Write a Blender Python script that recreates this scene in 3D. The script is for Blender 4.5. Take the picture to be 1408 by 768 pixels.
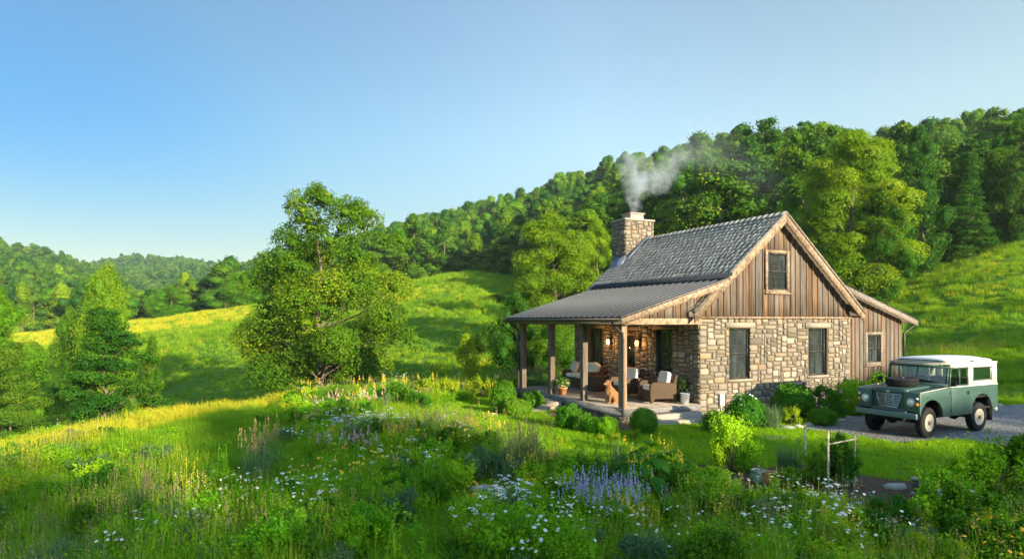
import bpy, bmesh, math, random
import numpy as np
from mathutils import Vector, Matrix, noise as mnoise
R = math.radians
random.seed(7)
rng = np.random.default_rng(7)
for o in list(bpy.data.objects):
    bpy.data.objects.remove(o)
SC = bpy.context.scene
COL = SC.collection

# ------------------------------------------------------------------ camera, sky, sun, exposure
F, CX, HY, CAMZ = 900.0, 704.0, 440.0, 2.75      # focal length, centre and horizon in photo pixels; eye height
cd = bpy.data.cameras.new('camera'); cam = bpy.data.objects.new('camera', cd); COL.objects.link(cam)
cam.location = (0, 0, CAMZ); cam.rotation_euler = (R(90), 0, 0)
cd.sensor_width = 36; cd.lens = 36 * F / 1408; cd.shift_y = (HY - 384) / 1408
cd.clip_start = 0.1; cd.clip_end = 20000
SC.camera = cam

SUN_EL, SUN_AZ = 14.0, 139.0                      # degrees; azimuth clockwise from the view direction (+Y)
w = bpy.data.worlds.new("World"); SC.world = w; w.use_nodes = True
nt = w.node_tree; nt.nodes.clear()
sky = nt.nodes.new('ShaderNodeTexSky'); sky.sky_type = 'NISHITA'; sky.sun_disc = False
sky.sun_elevation = R(SUN_EL); sky.sun_rotation = R(SUN_AZ)
sky.altitude = 300; sky.air_density = 1.25; sky.dust_density = 0.15; sky.ozone_density = 4.0
bg = nt.nodes.new('ShaderNodeBackground'); bg.inputs['Strength'].default_value = 0.102
wo = nt.nodes.new('ShaderNodeOutputWorld')
tcw = nt.nodes.new('ShaderNodeTexCoord')                # sky pales sunward and deepens opposite; brightened overhead and behind as added fill light
dpw = nt.nodes.new('ShaderNodeVectorMath'); dpw.operation = 'DOT_PRODUCT'; dpw.inputs[1].default_value = (-.62, .78, 0.10)
nt.links.new(tcw.outputs['Generated'], dpw.inputs[0])
rmw = nt.nodes.new('ShaderNodeValToRGB'); e_ = rmw.color_ramp.elements
while len(e_) < 6: e_.new(.5)
for i_, (p_, c_) in enumerate(((0.0, (1.25, 1.05, .88)), (.12, (1.20, 1.0, .82)), (.22, (.93, .67, .46)), (.70, (.66, .53, .42)), (.93, (.30, .315, .29)), (1.0, (.105, .215, .28)))): e_[i_].position = p_; e_[i_].color = (*c_, 1)
nt.links.new(dpw.outputs['Value'], rmw.inputs[0])
sxw = nt.nodes.new('ShaderNodeSeparateXYZ'); nt.links.new(tcw.outputs['Generated'], sxw.inputs[0])
mrw = nt.nodes.new('ShaderNodeMapRange'); mrw.inputs['From Min'].default_value = .02; mrw.inputs['From Max'].default_value = .30; mrw.inputs['To Min'].default_value = 1; mrw.inputs['To Max'].default_value = 0; mrw.interpolation_type = 'SMOOTHSTEP'
nt.links.new(sxw.outputs['Z'], mrw.inputs['Value'])
hzw = nt.nodes.new('ShaderNodeMix'); hzw.data_type = 'RGBA'; hzw.inputs[7].default_value = (.285, .235, .19, 1); nt.links.new(mrw.outputs[0], hzw.inputs[0]); nt.links.new(rmw.outputs[0], hzw.inputs[6])
mlw = nt.nodes.new('ShaderNodeVectorMath'); mlw.operation = 'MULTIPLY'; nt.links.new(sky.outputs[0], mlw.inputs[0]); nt.links.new(hzw.outputs[2], mlw.inputs[1])
scw = nt.nodes.new('ShaderNodeVectorMath'); scw.operation = 'SCALE'; scw.inputs['Scale'].default_value = 1.9; nt.links.new(mlw.outputs[0], scw.inputs[0])
nt.links.new(scw.outputs[0], bg.inputs[0]); nt.links.new(bg.outputs[0], wo.inputs[0])
sd = bpy.data.lights.new('sun', 'SUN'); sun = bpy.data.objects.new('sun', sd); COL.objects.link(sun)
sd.energy = 5.0; sd.angle = R(0.6); sd.color = (1.0, 0.86, 0.60)
az = R(SUN_AZ); el = R(SUN_EL)
sdir = Vector((math.sin(az) * math.cos(el), math.cos(az) * math.cos(el), math.sin(el)))
sun.rotation_euler = sdir.to_track_quat('Z', 'Y').to_euler()
SC.view_settings.view_transform = 'Standard'; SC.view_settings.look = 'None'
SC.view_settings.exposure = 1.6; SC.view_settings.gamma = 1.0
SC.view_settings.use_curve_mapping = False
SC.cycles.max_bounces = 6; SC.cycles.diffuse_bounces = 3; SC.cycles.glossy_bounces = 3
SC.cycles.transmission_bounces = 4; SC.cycles.transparent_max_bounces = 6; SC.cycles.volume_bounces = 2
SC.cycles.use_denoising = True

# ------------------------------------------------------------------ helpers
class MB:
    """collects faces and builds them as ONE mesh object"""
    def __init__(s): s.v = []; s.f = []; s.m = []; s.t = []; s.np = []
    def add(s, vs, fs, m=0, t=0.5):
        b = len(s.v); s.v.extend([tuple(p) for p in vs])
        for f in fs: s.f.append([b + i for i in f]); s.m.append(m); s.t.append(t)
    def box(s, x0, x1, y0, y1, z0, z1, m=0, t=0.5):
        s.add([(x0,y0,z0),(x1,y0,z0),(x1,y1,z0),(x0,y1,z0),(x0,y0,z1),(x1,y0,z1),(x1,y1,z1),(x0,y1,z1)],
              [(0,3,2,1),(4,5,6,7),(0,1,5,4),(1,2,6,5),(2,3,7,6),(3,0,4,7)], m, t)
    def hexa(s, p, m=0, t=0.5):
        s.add(p, [(0,3,2,1),(4,5,6,7),(0,1,5,4),(1,2,6,5),(2,3,7,6),(3,0,4,7)], m, t)
    def prism(s, poly, fn, d0, d1, m=0, t=0.5):
        n = len(poly); s.add([fn(a, b, d0) for a, b in poly] + [fn(a, b, d1) for a, b in poly],
              [list(range(n))[::-1], list(range(n, 2*n))] + [(i, (i+1) % n, n+(i+1) % n, n+i) for i in range(n)], m, t)
    def tube(s, path, rad, n=6, m=0, t=0.5, cap=True):
        path = [Vector(p) for p in path]; k = len(path)
        if not hasattr(rad, '__len__'): rad = [rad] * k
        vs = []; prev = None
        for i, p in enumerate(path):
            d = (path[min(i+1, k-1)] - path[max(i-1, 0)]).normalized()
            a = prev if prev is not None else (Vector((1,0,0)) if abs(d.x) < .9 else Vector((0,1,0)))
            a = (a - d * a.dot(d)).normalized(); b = d.cross(a); prev = a
            for j in range(n):
                an = 2 * math.pi * j / n; vs.append(p + (a * math.cos(an) + b * math.sin(an)) * rad[i])
        fs = [(i*n+j, i*n+(j+1) % n, (i+1)*n+(j+1) % n, (i+1)*n+j) for i in range(k-1) for j in range(n)]
        if cap: fs += [list(range(n))[::-1], [(k-1)*n + j for j in range(n)]]
        s.add(vs, fs, m, t)
    def lathe(s, prof, c=(0,0,0), n=16, m=0, t=0.5, axis='z', sx=1, sy=1):
        vs = []
        for r, h in prof:
            for j in range(n):
                an = 2 * math.pi * j / n; x, y = r * math.cos(an) * sx, r * math.sin(an) * sy
                p = (x, y, h) if axis == 'z' else ((x, h, y) if axis == 'y' else (h, x, y))
                vs.append((p[0]+c[0], p[1]+c[1], p[2]+c[2]))
        k = len(prof); fl = axis == 'y'
        fs = [(i*n+j, i*n+(j+1) % n, (i+1)*n+(j+1) % n, (i+1)*n+j) for i in range(k-1) for j in range(n)]
        fs += [list(range(n))[::-1], [(k-1)*n + j for j in range(n)]]
        if fl: fs = [list(f)[::-1] for f in fs]
        s.add(vs, fs, m, t)
    def ball(s, c, r, n=12, m=0, t=0.5, wob=0, seed=0):
        rx, ry, rz = r if hasattr(r, '__len__') else (r, r, r)
        vs = [(c[0], c[1], c[2]-rz)]; k = max(4, n // 2)
        for i in range(1, k):
            ph = -math.pi/2 + math.pi * i / k
            for j in range(n):
                an = 2*math.pi*j/n; d = Vector((math.cos(ph)*math.cos(an), math.cos(ph)*math.sin(an), math.sin(ph)))
                q = 1 + wob * mnoise.noise(d * 1.7 + Vector((seed, seed*2, 0)))
                vs.append((c[0]+d.x*rx*q, c[1]+d.y*ry*q, c[2]+d.z*rz*q))
        vs.append((c[0], c[1], c[2]+rz)); fs = [(0, 1+(j+1) % n, 1+j) for j in range(n)]
        for i in range(k-2):
            for j in range(n): a = 1+i*n; fs.append((a+j, a+(j+1) % n, a+n+(j+1) % n, a+n+j))
        e = 1+(k-2)*n; fs += [(e+j, e+(j+1) % n, len(vs)-1) for j in range(n)]
        s.add(vs, fs, m, t)
    def quads(s, V, m=0, T=None):
        """V: (n,4,3) array of free quads"""
        s.np.append((np.asarray(V, float).reshape(-1, 4, 3), m, T))
    def build(s, name, mats, parent=None, loc=None, smooth=False, bevel=0, link=True, auto=False):
        me = bpy.data.meshes.new(name)
        V = np.array(s.v, float).reshape(-1, 3); F_ = s.f
        ls = [len(f) for f in F_]; li = [i for f in F_ for i in f]; M = list(s.m); T = list(s.t)
        Vs = [V]; L = [np.array(li, int)]; S = [np.array(ls, int)]; M = [np.array(M, int)]; T = [np.array(T, float)]
        base = len(V)
        for q, m, t in s.np:
            n = len(q); Vs.append(q.reshape(-1, 3)); L.append(np.arange(base, base + 4*n)); base += 4*n
            S.append(np.full(n, 4)); M.append(np.full(n, m) if np.isscalar(m) else np.asarray(m)); T.append(rng.random(n) if t is None else np.broadcast_to(t, (n,)))
        V = np.concatenate(Vs); L = np.concatenate(L).astype(np.int32); S = np.concatenate(S).astype(np.int32)
        M = np.concatenate(M).astype(np.int32); T = np.concatenate(T).astype(np.float32)
        me.vertices.add(len(V)); me.vertices.foreach_set('co', V.astype(np.float32).ravel())
        me.loops.add(len(L)); me.loops.foreach_set('vertex_index', L)
        me.polygons.add(len(S)); me.polygons.foreach_set('loop_start', np.concatenate([[0], np.cumsum(S)[:-1]]).astype(np.int32))
        me.polygons.foreach_set('loop_total', S)
        me.polygons.foreach_set('material_index', M)
        a = me.attributes.new('tint', 'FLOAT', 'FACE'); a.data.foreach_set('value', T)
        if smooth: me.polygons.foreach_set('use_smooth', np.ones(len(S), bool))
        me.update(calc_edges=True); me.validate()
        for m_ in (mats if isinstance(mats, (list, tuple)) else [mats]): me.materials.append(m_)
        o = bpy.data.objects.new(name, me)
        if link: COL.objects.link(o)
        if parent is not None: o.parent = parent
        if loc is not None: o.location = loc
        if bevel:
            bm_ = o.modifiers.new('bevel', 'BEVEL'); bm_.width = bevel; bm_.segments = 2; bm_.limit_method = 'ANGLE'; bm_.angle_limit = R(40)
        return o

def tag(o, label=None, cat=None, group=None, kind=None):
    if label: o['label'] = label
    if cat: o['category'] = cat
    if group: o['group'] = group
    if kind: o['kind'] = kind
    return o
def thing(name, label, cat, loc=(0,0,0), rz=0, group=None):
    o = bpy.data.objects.new(name, None); COL.objects.link(o); o.empty_display_size = .2
    o.location = loc; o.rotation_euler = (0, 0, rz); tag(o, label, cat, group); return o
KIDS = {}
def copy_tree(o, parent=None):
    c = o.copy(); COL.objects.link(c); c.parent = parent
    if o.name not in KIDS: KIDS[o.name] = [k.name for k in o.children]
    for ch in KIDS[o.name]: copy_tree(bpy.data.objects[ch], c)
    return c

# ------------------------------------------------------------------ materials
class N:
    def __init__(s, name):
        s.m = bpy.data.materials.new(name); s.m.use_nodes = True; s.t = s.m.node_tree; s.t.nodes.clear()
    def n(s, typ, ins=None, **kw):
        nd = s.t.nodes.new(typ)
        for k, v in kw.items(): setattr(nd, k, v)
        for k, v in (ins or {}).items():
            if isinstance(v, bpy.types.NodeSocket): s.t.links.new(v, nd.inputs[k])
            else: nd.inputs[k].default_value = v
        return nd
    def ramp(s, fac, stops, interp='LINEAR'):
        r = s.n('ShaderNodeValToRGB', {'Fac': fac}); r.color_ramp.interpolation = interp
        e = r.color_ramp.elements
        while len(e) < len(stops): e.new(0.5)
        for i, (p, c) in enumerate(stops): e[i].position = p; e[i].color = (*c, 1)
        return r.outputs['Color']
    def noise(s, scale, vec=None, detail=4, rough=.6, sc=(1,1,1), out='Fac', dist=0):
        if vec is None: vec = s.n('ShaderNodeTexCoord').outputs['Object']
        mp = s.n('ShaderNodeMapping', {'Vector': vec, 'Scale': sc})
        return s.n('ShaderNodeTexNoise', {'Vector': mp.outputs[0], 'Scale': scale, 'Detail': detail, 'Roughness': rough, 'Distortion': dist}).outputs[out]
    def mix(s, fac, a, b, blend='MIX'):
        m = s.n('ShaderNodeMix', data_type='RGBA', blend_type=blend)
        for k, v in ((0, fac), (6, a), (7, b)):
            if isinstance(v, bpy.types.NodeSocket): s.t.links.new(v, m.inputs[k])
            else: m.inputs[k].default_value = (*v, 1) if hasattr(v, '__len__') and len(v) == 3 else v
        return m.outputs[2]
    def math(s, op, a, b=0.0, c=None):
        m = s.n('ShaderNodeMath', operation=op)
        for i, v in enumerate((a, b) if c is None else (a, b, c)):
            if isinstance(v, bpy.types.NodeSocket): s.t.links.new(v, m.inputs[i])
            else: m.inputs[i].default_value = v
        return m.outputs[0]
    def bump(s, h, strength=.4, dist=.02):
        return s.n('ShaderNodeBump', {'Height': h, 'Strength': strength, 'Distance': dist}).outputs[0]
    def attr(s, name='tint'): return s.n('ShaderNodeAttribute', attribute_name=name).outputs['Fac']
    def out(s, col, rough=.8, normal=None, metal=0, spec=.3, **kw):
        p = s.n('ShaderNodeBsdfPrincipled', {'Roughness': rough, 'Metallic': metal, 'Specular IOR Level': spec})
        if isinstance(col, bpy.types.NodeSocket): s.t.links.new(col, p.inputs['Base Color'])
        else: p.inputs['Base Color'].default_value = (*col, 1)
        if normal is not None: s.t.links.new(normal, p.inputs['Normal'])
        for k, v in kw.items(): p.inputs[k.replace('_', ' ')].default_value = v
        s.fin(p.outputs[0]); return s.m
    def fin(s, sh):
        o = s.n('ShaderNodeOutputMaterial'); s.t.links.new(sh, o.inputs['Surface'])

def plain(name, col, rough=.6, metal=0, bump=0, bscale=30, var=.15, spec=.3):
    m = N(name); nz = m.noise(bscale)
    a = tuple(c * (1 - var) for c in col); b = tuple(min(1, c * (1 + var)) for c in col)
    return m.out(m.ramp(nz, [(.3, a), (.7, b)]), rough, m.bump(nz, bump) if bump else None, metal, spec)

def leafmat(name, c1, c2, transl=.35, c3=None, var=.35, rough=.55):
    m = N(name); t = m.attr()
    col = m.ramp(t, [(0, c1), (1, c2)] if c3 is None else [(0, c1), (.6, c2), (1, c3)])
    oi = m.n('ShaderNodeObjectInfo').outputs['Random']
    g = m.n('ShaderNodeNewGeometry').outputs['Position']
    nz = m.noise(.35, g, 2)
    f = m.math('ADD', m.math('MULTIPLY', oi, var), m.math('MULTIPLY', nz, var))
    f = m.math('ADD', f, 1 - var)
    hs = m.n('ShaderNodeHueSaturation', {'Color': col, 'Value': f, 'Hue': m.math('ADD', m.math('MULTIPLY', oi, -.045), .520), 'Saturation': 1.0}).outputs[0]
    p = m.n('ShaderNodeBsdfPrincipled', {'Base Color': hs, 'Roughness': rough, 'Specular IOR Level': .10})
    tc_ = m.n('ShaderNodeHueSaturation', {'Color': hs, 'Value': 1.7, 'Hue': .485, 'Saturation': 1.1}).outputs[0]
    tr = m.n('ShaderNodeBsdfTranslucent', {'Color': tc_})
    mx = m.n('ShaderNodeMixShader', {0: transl, 1: p.outputs[0], 2: tr.outputs[0]})
    m.fin(mx.outputs[0]); return m.m

M = {}
M['leaf'] = leafmat('broadleaf', (.022, .082, .003), (.078, .175, .005), c3=(.26, .30, .010), transl=.28)
M['leaf_dark'] = leafmat('dark_leaf', (.014, .062, .004), (.040, .120, .006), c3=(.10, .19, .006), transl=.22)
M['leaf_far'] = leafmat('far_leaf', (.015, .064, .003), (.062, .150, .004), c3=(.21, .27, .006), var=.68, transl=.2)
M['lit_leaf'] = leafmat('lit_leaf', (.050, .155, .004), (.125, .250, .007), c3=(.25, .31, .010))  # brighter yellow leaf for trees in the sun, sunlight put into the colour
M['maple_leaf'] = leafmat('maple_leaf', (.040, .125, .004), (.10, .22, .007), c3=(.20, .29, .010))
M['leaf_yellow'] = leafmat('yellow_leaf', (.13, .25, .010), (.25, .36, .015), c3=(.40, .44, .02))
M['box'] = leafmat('boxwood_leaf', (.045, .150, .008), (.110, .25, .014))
M['grey_leaf'] = leafmat('grey_leaf', (.09, .17, .06), (.17, .25, .10))
M['bright_leaf'] = leafmat('bright_leaf', (.12, .32, .008), (.25, .46, .015))
M['blade'] = leafmat('grass_blade', (.095, .235, .008), (.19, .34, .014), c3=(.28, .34, .03), transl=.4)
M['lawn_blade'] = leafmat('lawn_blade', (.13, .30, .008), (.25, .41, .015), transl=.4, var=.25)
M['straw'] = leafmat('seed_head', (.30, .22, .09), (.46, .36, .16), transl=.3, var=.2)
M['gold_sunlit_grass'] = leafmat('golden_sunlit_grass', (.34, .36, .02), (.60, .56, .045), transl=.4, var=.2)  # golden grass, also used where sunlight is put into the colour
M['bark'] = plain('bark', (.13, .10, .075), .95, bump=.6, bscale=9, var=.4)
M['white_petal'] = plain('white_petal', (.80, .80, .76), .6, var=.05)
M['yellow_petal'] = plain('yellow_petal', (.75, .48, .03), .6)
M['orange_petal'] = plain('orange_petal', (.75, .25, .03), .6)
M['pink_petal'] = plain('pink_petal', (.66, .36, .38), .6)
M['purple_petal'] = plain('purple_petal', (.36, .33, .54), .6)
def ground_mat():
    m = N('meadow_ground'); g = m.n('ShaderNodeNewGeometry').outputs['Position']
    a = m.noise(.05, g, 5, .6); b = m.noise(.6, g, 5, .7, sc=(1, .6, 1)); c = m.noise(8, g, 4, .7)
    col = m.ramp(a, [(.3, (.080, .20, .008)), (.55, (.125, .25, .012)), (.75, (.20, .26, .02))])
    col = m.mix(m.ramp(b, [(.35, (1, 1, 1)), (.65, (0, 0, 0))]), col, (.055, .15, .006))
    col = m.mix(m.math('MULTIPLY', c, .5), col, (.12, .16, .02))
    h = m.math('ADD', b, m.math('MULTIPLY', c, .3))
    return m.out(col, .95, m.bump(h, .8, .25), spec=.1)
M['ground'] = ground_mat()
# ------------------------------------------------------------------ the terrain, as height profiles along view directions
def PX(t): return math.atan((t - CX) / F)
def zp(Y, y): return CAMZ - (y - HY) * Y / F
# column: photo x, [(depth Y, height z)]
cols = {
 -500: [(2,.9),(5,.2),(9,-.9),(14,-2.4),(25,-6),(50,-9),(90,-7),(150,0),(300,30),(600,70),(1500,90),(3000,60)],
 0: [(2,.9),(4,.55),(8,-.15),(14.5,-.62),(20,-1.15),(22.5,-2.3),(28,-5.4),(38,-7.8),(52,-7.6),(75,-5.0),(100,-2.6),(130,zp(130,460)),(150,-1.5),(200,0),(300,22),(450,46),(560,40),(900,60),(1500,60),(3000,30)],
 100: [(2,.9),(4,.55),(8,-.08),(15,-.42),(20,-.78),(22.5,-1.8),(28,-4.8),(38,-7.2),(52,-7.0),(75,-4.3),(100,-1.6),(130,zp(130,452)),(150,-2),(200,-2),(300,12),(450,30),(560,28),(900,64),(1500,60),(3000,30)],
 180: [(2,.9),(4,.58),(8,-.02),(15.5,-.28),(20,-.42),(22.5,-1.3),(28,-4.2),(38,-6.6),(52,-6.2),(75,-3.6),(100,-.6),(130,zp(130,441)),(150,-1),(200,-4),(300,0),(450,12),(600,35),(900,80),(1500,60),(3000,30)],
 250: [(2,.9),(4,.6),(8,.03),(16.5,-.12),(20.5,-.22),(23,-1.0),(28,-3.6),(38,-5.8),(52,-5.4),(75,-2.6),(100,.8),(130,zp(130,431)),(150,1),(200,-2),(300,0),(450,12),(600,35),(900,80),(1500,60),(3000,30)],
 335: [(2,.9),(4,.6),(8,.08),(18,-.03),(21.5,-.06),(24,-.8),(29,-2.9),(38,-4.8),(50,-4.6),(75,-1.4),(100,2.4),(130,zp(130,420)),(150,3),(200,2),(300,8),(450,30),(600,42),(900,60),(1500,60),(3000,30)],
 450: [(2,.9),(4,.6),(8,.1),(20,.05),(23,.06),(25.5,-.5),(30,-2.2),(38,-4.2),(50,-3.9),(75,.2),(100,4.4),(120,zp(120,400)),(150,6),(200,8),(300,25),(450,48),(600,58),(900,50),(1500,60),(3000,30)],
 560: [(2,.9),(4,.6),(8,.1),(22,.06),(25,.07),(27.5,-.4),(32,-2.0),(39,-3.2),(50,-2.4),(75,2.0),(100,7.2),(118,zp(118,384)),(135,9),(170,12),(250,27),(360,46),(480,58),(560,52),(900,50),(3000,30)],
 650: [(2,1),(4,.6),(8,.08),(25,0),(28,-.4),(34,-2.0),(42,-2.2),(55,-.6),(75,3.2),(100,8.4),(128,zp(128,373)),(145,11.5),(180,16),(250,33),(350,50),(430,58),(500,52),(900,40),(3000,30)],
 705: [(2,1),(4,.6),(8,.05),(27,0),(30,-.3),(36,-1.5),(44,-1.4),(58,.6),(78,3.6),(100,7.0),(125,10.0),(145,12),(180,20),(250,37),(330,51),(400,60),(460,54),(900,40),(3000,30)],
 850: [(2,1),(4,.6),(8,.03),(30,0),(40,.2),(60,2),(90,7),(125,15),(180,29),(250,51),(330,71),(370,73),(460,62),(900,40),(3000,30)],
 1000: [(2,1),(4,.6),(8,.02),(30,0),(40,.6),(60,4),(90,13),(130,28),(180,40),(240,55),(300,62),(340,62),(460,60),(900,40),(3000,30)],
 1110: [(2,1),(4,.6),(8,0),(30,.1),(40,1.2),(60,5),(90,15),(130,27),(180,40),(230,51),(280,59),(320,59),(460,60),(900,40),(3000,30)],
 1210: [(2,1),(4,.6),(8,0),(26,.05),(34,1.0),(45,3.0),(62,zp(62,402)),(90,13),(130,25),(180,40),(230,51),(270,54),(460,50),(900,40),(3000,30)],
 1310: [(2,1),(4,.6),(8,0),(24,.05),(32,1.5),(45,4.4),(62,zp(62,366)),(90,15),(130,28),(170,41),(230,53),(270,54),(460,50),(900,40),(3000,30)],
 1408: [(2,1),(4,.6),(8,0),(22,.05),(30,1.7),(45,5.8),(62,zp(62,338)),(90,18),(130,31),(170,43),(210,50),(260,50),(460,50),(900,40),(3000,30)],
 1900: [(2,1),(4,.6),(8,0),(16,.1),(24,1.8),(40,6.5),(60,13),(100,28),(200,50),(460,50),(3000,30)],
}
prof = []
for x, pr in sorted(cols.items()):
    a = PX(x); k = 1 / math.cos(a); prof.append((a, [(Y * k, z) for Y, z in pr]))
side = [(1,1.1),(4,.9),(9,.3),(20,.8),(40,4.0),(100,14),(300,40),(3000,30)]
back = [(1,1.1),(6,1.2),(20,1.6),(60,3),(150,6),(400,20),(3000,30)]
left = [(1,1.1),(4,.3),(9,-1.2),(20,-4),(50,-9),(100,-9),(300,10),(3000,30)]
prof += [(R(80), side), (R(110), [(1,1.1),(9,.9),(20,1.2),(50,3.5),(100,8),(300,22),(3000,30)]), (R(150), back), (R(-80), left), (R(-120), left)]
prof.sort(key=lambda q: q[0])
NA, NL = 1440, 520
LG = np.linspace(math.log(1.0), math.log(4200), NL)
def gsm(A, sig, axis, wrap=False):
    k = np.arange(-int(3*sig)-1, int(3*sig)+2); g = np.exp(-k**2 / (2*sig*sig)); g /= g.sum()
    out = np.zeros_like(A)
    for kk, gg in zip(k, g):
        if wrap: out += gg * np.roll(A, kk, axis)
        else:
            idx = np.clip(np.arange(A.shape[axis]) + kk, 0, A.shape[axis]-1); out += gg * np.take(A, idx, axis)
    return out
P_ = np.array([np.interp(LG, [math.log(r) for r, z in p], [z for r, z in p]) for a, p in prof])
P_ = gsm(P_, 3.2, 1)
ga = np.linspace(-math.pi, math.pi, NA, endpoint=False)
pa = np.array([a for a, p in prof]); pa3 = np.concatenate([pa - 2*math.pi, pa, pa + 2*math.pi]); P3 = np.concatenate([P_]*3)
TAB = np.empty((NA, NL))
for j in range(NL): TAB[:, j] = np.interp(ga, pa3, P3[:, j])
TAB = gsm(TAB, 4.0, 0, True)
HOUSE = Vector((5.36, 18.7, 0)); HANG = R(25.0)
hu = (math.cos(HANG), math.sin(HANG)); hv = (-math.sin(HANG), math.cos(HANG))
def vnoise(x, y, s, seed):
    rs = np.random.default_rng(seed); G = rs.random((256, 256)) - .5
    fx = x / s + 1000.3; fy = y / s + 1000.7; ix = np.floor(fx).astype(int); iy = np.floor(fy).astype(int)
    tx = fx - ix; ty = fy - iy; tx = tx*tx*(3-2*tx); ty = ty*ty*(3-2*ty)
    g = lambda a, b: G[a % 256, b % 256]
    return (g(ix,iy)*(1-tx)+g(ix+1,iy)*tx)*(1-ty) + (g(ix,iy+1)*(1-tx)+g(ix+1,iy+1)*tx)*ty
def HT(x, y):
    x = np.asarray(x, float); y = np.asarray(y, float)
    r = np.maximum(np.hypot(x, y), 1.01); a = np.arctan2(x, y)
    fi = (a + math.pi) / (2*math.pi) * NA; fj = (np.log(np.minimum(r, 4100)) - LG[0]) / (LG[1]-LG[0])
    i = np.floor(fi).astype(int); j = np.clip(np.floor(fj).astype(int), 0, NL-2); ti = fi - i; tj = fj - j
    z = (TAB[i % NA, j]*(1-ti)+TAB[(i+1) % NA, j]*ti)*(1-tj) + (TAB[i % NA, j+1]*(1-ti)+TAB[(i+1) % NA, j+1]*ti)*tj
    amp = np.clip((r - 22) / 60, 0, 1)
    z = z + amp * (vnoise(x, y, 14, 1)*.9 + vnoise(x, y, 5, 2)*.25) + np.clip((r-120)/300, 0, 1) * vnoise(x, y, 70, 3) * 9
    z = z + np.clip((r-6)/8, 0, 1) * vnoise(x, y, 2.2, 4) * .06
    lx = (x-HOUSE.x)*hu[0] + (y-HOUSE.y)*hu[1]; ly = (x-HOUSE.x)*hv[0] + (y-HOUSE.y)*hv[1]
    dx = np.maximum(np.maximum(-4.2-lx, lx-9.6), 0); dy = np.maximum(np.maximum(-3.6-ly, ly-7.6), 0)
    w_ = 1 - np.clip(np.hypot(dx, dy)/3.5, 0, 1); w_ = w_*w_*(3-2*w_)
    lx = x-10.6; ly = y-16.4; w2 = 1-np.clip((np.hypot(lx*.7, ly)-2.6)/2, 0, 1); w_ = np.maximum(w_, w2)
    return z*(1-w_)
def gz(x, y): return float(HT(x, y))
def ground_at(px, py, zoff=0.0):
    """where the view ray through a photo pixel meets the ground"""
    dx, dz = (px-CX)/F, -(py-HY)/F
    Y = np.exp(np.linspace(math.log(3), math.log(900), 4000)); d = CAMZ + dz*Y - HT(dx*Y, Y) - zoff
    k = np.argmax(d < 0)
    y = Y[k]; return Vector((dx*y, y, gz(dx*y, y)))
def at(px, Y): X = (px-CX)/F*Y; return Vector((X, Y, gz(X, Y)))

na, nr = 900, 330
aa = np.concatenate([np.linspace(R(-48), R(48), 640), np.linspace(R(48), R(312), 262)[1:-1]])
rr = np.exp(np.linspace(math.log(1.5), math.log(1700), nr))
AA, RR = np.meshgrid(aa, rr, indexing='ij'); X_ = RR*np.sin(AA); Y_ = RR*np.cos(AA)
V_ = np.stack([X_, Y_, HT(X_, Y_)], -1).reshape(-1, 3); n_a = len(aa)
mb = MB(); mb.v = [tuple(p) for p in V_.tolist()] + [(0, 0, gz(0, 0))]
I = np.arange(n_a)[:, None]; J = np.arange(nr-1)[None, :]; i2 = (I+1) % n_a
Fq = np.stack([I*nr+J, I*nr+J+1, i2*nr+J+1, i2*nr+J], -1).reshape(-1, 4)
mb.f = Fq.tolist() + [[i*nr, ((i+1) % n_a)*nr, len(mb.v)-1] for i in range(n_a)]
mb.m = [0]*len(mb.f); mb.t = [.5]*len(mb.f)
ter = mb.build('ground', M['ground'], smooth=True); tag(ter, kind='structure')

def drape(name, poly_px, mat, lift=.012, world=None, step=.12, rag=.12):
    """an irregular sheet lying on the ground"""
    P = world if world is not None else [ground_at(*p)[:2] for p in poly_px]
    P = np.array(P)[:, :2]; x0, y0 = P.min(0)-.3; x1, y1 = P.max(0)+.3
    xs = np.arange(x0, x1, step); ys = np.arange(y0, y1, step); XX, YY = np.meshgrid(xs, ys, indexing='ij')
    nx = vnoise(XX, YY, .5, 11)*rag*2; ny = vnoise(XX, YY, .45, 12)*rag*2
    ins = inside(XX+nx, YY+ny, P); m_ = MB(); idx = {}
    for i in range(len(xs)-1):
        for j in range(len(ys)-1):
            if ins[i, j]:
                q = []
                for a, b in ((i,j),(i+1,j),(i+1,j+1),(i,j+1)):
                    if (a, b) not in idx:
                        idx[(a, b)] = len(m_.v); m_.v.append((xs[a], ys[b], gz(xs[a], ys[b])+lift))
                    q.append(idx[(a, b)])
                m_.f.append(q); m_.m.append(0); m_.t.append(.5)
    o = m_.build(name, mat, smooth=True); tag(o, kind='structure'); return o
def inside(x, y, P):
    x = np.asarray(x); y = np.asarray(y); c = np.zeros(x.shape, bool); n = len(P)
    for i in range(n):
        x0, y0 = P[i][0], P[i][1]; x1, y1 = P[(i+1) % n][0], P[(i+1) % n][1]
        k = ((y0 > y) != (y1 > y)) & (x < (x1-x0)*(y-y0)/((y1-y0) if y1 != y0 else 1e-9)+x0); c ^= k
    return c
def gravel():
    m = N('gravel'); g = m.n('ShaderNodeNewGeometry').outputs['Position']
    v = m.n('ShaderNodeTexVoronoi', {'Vector': g, 'Scale': 26.0}); nz = m.noise(.8, g)
    c = m.ramp(m.n('ShaderNodeSeparateColor', {'Color': v.outputs['Color']}).outputs[0], [(0, (.10, .092, .085)), (.5, (.20, .19, .18)), (1, (.34, .33, .31))])
    c = m.mix(m.ramp(nz, [(.45, (0,0,0)), (.7, (.5,.5,.5))]), c, (.12, .115, .09))
    return m.out(c, .9, m.bump(v.outputs['Distance'], .9, .03))
M['gravel'] = gravel()
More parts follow.
